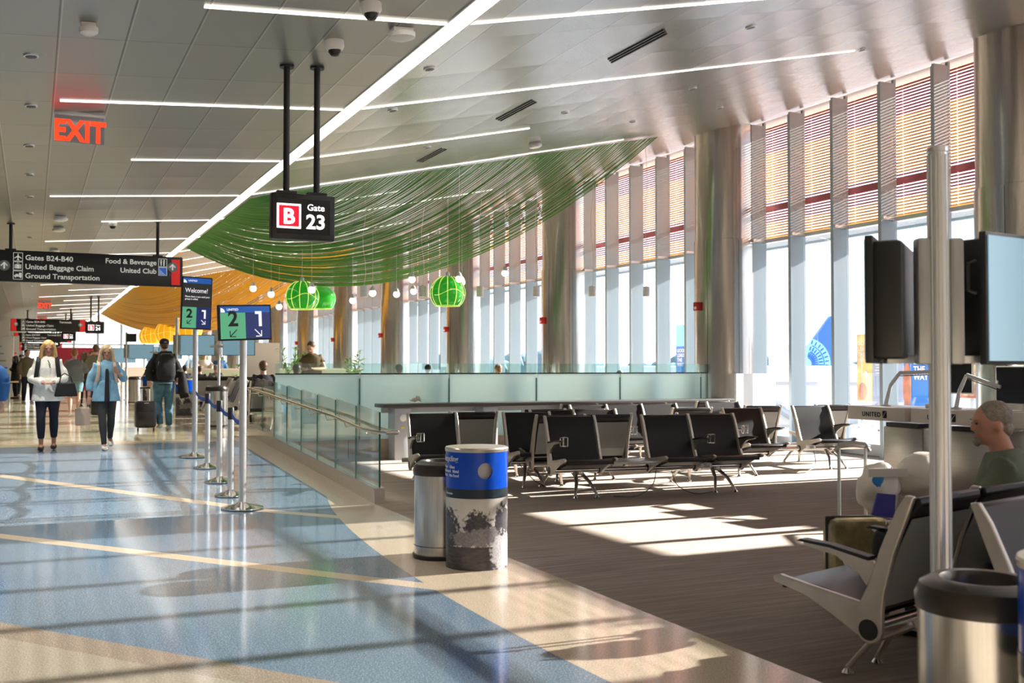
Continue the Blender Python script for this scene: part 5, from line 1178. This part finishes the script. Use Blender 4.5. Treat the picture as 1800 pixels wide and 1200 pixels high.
# crowd behind the denim shirt
for x, y, h, rz, top, legs, hair, st, lb in ((1.55, 29.5, 1.80, 178, 'olive', 'navy', 'brownh', 'short', 'tall dark-haired person in a tan jacket just behind the denim shirt'), (1.45, 33.5, 1.66, 170, 'blk', 'blk', 'brownh', 'long', 'person in black with long brown hair right of the grey sweater'),
    (1.9, 38.5, 1.75, 10, 'blk', 'navy', 'blackh', 'short', 'dark-clothed person facing the camera by the red wall'), (.35, 52, 1.7, 0, 'navy', 'navy', 'blackh', 'short', 'small far person in navy left of the red wall'), (2.75, 47, 1.72, 160, 'gsweat', 'blk', 'blackh', 'short', 'far person in grey under the blue screens')):
    human(lb, (x, y, .31), R(rz), h, dict(wrL=(.15, -.18, 1.05)), dict(top=top, hem=.86, ease=.03, legs=legs, legease=.015, shoe='shoeb', hair=hair, style=st), .025)
# olive polo man
t, HP, J, s = human('person in an olive polo shirt and jeans looking down at a phone', (5.2, 20.75, .31), R(-22), 1.74,
    dict(neck=(0, -.04, 1.43), head=(0, -.085, 1.555), elL=(.26, -.03, 1.13), wrL=(.06, -.27, 1.13), elR=(-.25, -.05, 1.13), wrR=(-.07, -.28, 1.12), haL=(-.6, -.6, .2), haR=(.6, -.6, .2), pitch=38, yaw=-22, knL=(.09, -.12, .5), anL=(.08, -.08, .085)),
    dict(top='olivet', hem=.86, ease=.03, sleeve=.45, legs='jeans', legease=.018, shoe='shoew', hair='brownh', style='short', fat=1.1, collar=1))
ph = MB().box((0, 0, 0), (.075, .012, .15), Euler((R(-50), 0, 0)), bev=.004).build('phone', M['blackp']); tag(ph, 'black phone held by the person in the olive polo', 'phone')
ph.location = t.location + Matrix.Rotation(R(-22), 3, 'Z') @ V((0, -.37, 1.20))
# seated figures
SIT = dict(pel=(0, 0, .50), chest=(0, .06, .84), neck=(0, .06, 1.0), head=(0, .04, 1.14), shL=(.165, .06, .95), shR=(-.165, .06, .95), elL=(.24, -.02, .72), elR=(-.24, -.02, .72), wrL=(.14, -.25, .66), wrR=(-.14, -.25, .66), haL=(-.2, -1, 0), haR=(.2, -1, 0),
    hiL=(.09, -.04, .49), hiR=(-.09, -.04, .49), knL=(.11, -.46, .50), knR=(-.11, -.46, .50), anL=(.11, -.42, .085), anR=(-.11, -.42, .085))
def sit(label, x, y, z, rz, H, top, hair, st='short', vox=.02, **kw):
    p = dict(SIT); p.update(kw.get('pose', {})); lk = dict(top=top, ease=.022, legs=kw.get('legs', 'navy'), legease=.015, shoe='shoeb', hair=hair, style=st, seated=True, fat=kw.get('fat', 1.05), skin=kw.get('skin', 'skin')); return human(label, (x, y, z), R(rz), H, p, lk, vox)
sit('grey-haired balding person in a sage shirt seated at the right, looking left', 4.73, 3.88, 0, 200, 1.74, 'sage', 'greyh', 'bald', .011, fat=1.2, skin='skin2', pose=dict(yaw=38, pitch=6, chest=(0, .03, .87), neck=(0, .0, 1.03), head=(0, -.05, 1.165)))
for a in (('dark-haired person in a dark suit seated by the far end of the handrail', 4.11, 20.3, .31, 180, 1.78, 'navy', 'brownh'), ('person with very dark hair seated right of the dark suit', 4.77, 20.3, .31, 178, 1.70, 'gsweat', 'blackh'),
    ('person with dark hair bent over the high table, right of the olive polo', 7.12, 20.95, .31, 180, 1.7, 'navy', 'blackh'), ('person with dark hair seated beyond the partition centre', 9.0, 24.2, .31, 170, 1.7, 'navy', 'blackh'),
    ('person with auburn hair and raised hand seated beyond the partition', 9.6, 21.3, .31, 200, 1.7, 'cwhite', 'ginger'), ('person with grey hair barely showing over the partition, right side', 11.2, 18.6, .31, 180, 1.52, 'gsweat', 'greyh'),
    ('blond person seated at the bar left of the capped man shoulder', 4.05, 41, .31, 180, 1.7, 'blk', 'blond'), ('dark-haired person seated low at the bar, left one of two', 4.35, 33.5, .31, 180, 1.7, 'navy', 'blackh'),
    ('dark-haired person seated low at the bar, right one of two', 4.85, 33.8, .31, 180, 1.66, 'blk', 'brownh'), ('bald fair person seated at the bar behind the Welcome pole', 5.25, 33.2, .31, 180, 1.72, 'gsweat', 'greyh')):
    lb, x, y, z, rz, H, top, hair = a; sit(lb, x, y, z, rz, H, top, hair, vox=.022)
human('person in a white shirt leaning on the far bar between the two display poles', (5.6, 37.9, .31), R(0), 1.72, dict(elL=(.3, -.1, 1.15), wrL=(.1, -.3, 1.16), elR=(-.3, -.1, 1.15), wrR=(-.1, -.3, 1.16), pitch=20), dict(top='cwhite', hem=.86, ease=.04, legs='navy', shoe='shoeb', hair='brownh', style='short', fat=1.15), .025)
human('person in blue behind the far bar beside the plant', (6.3, 39.0, .31), R(180), 1.72, {}, dict(top='bluec', hem=.86, ease=.04, legs='navy', shoe='shoeb', hair='blackh', style='short'), .025)
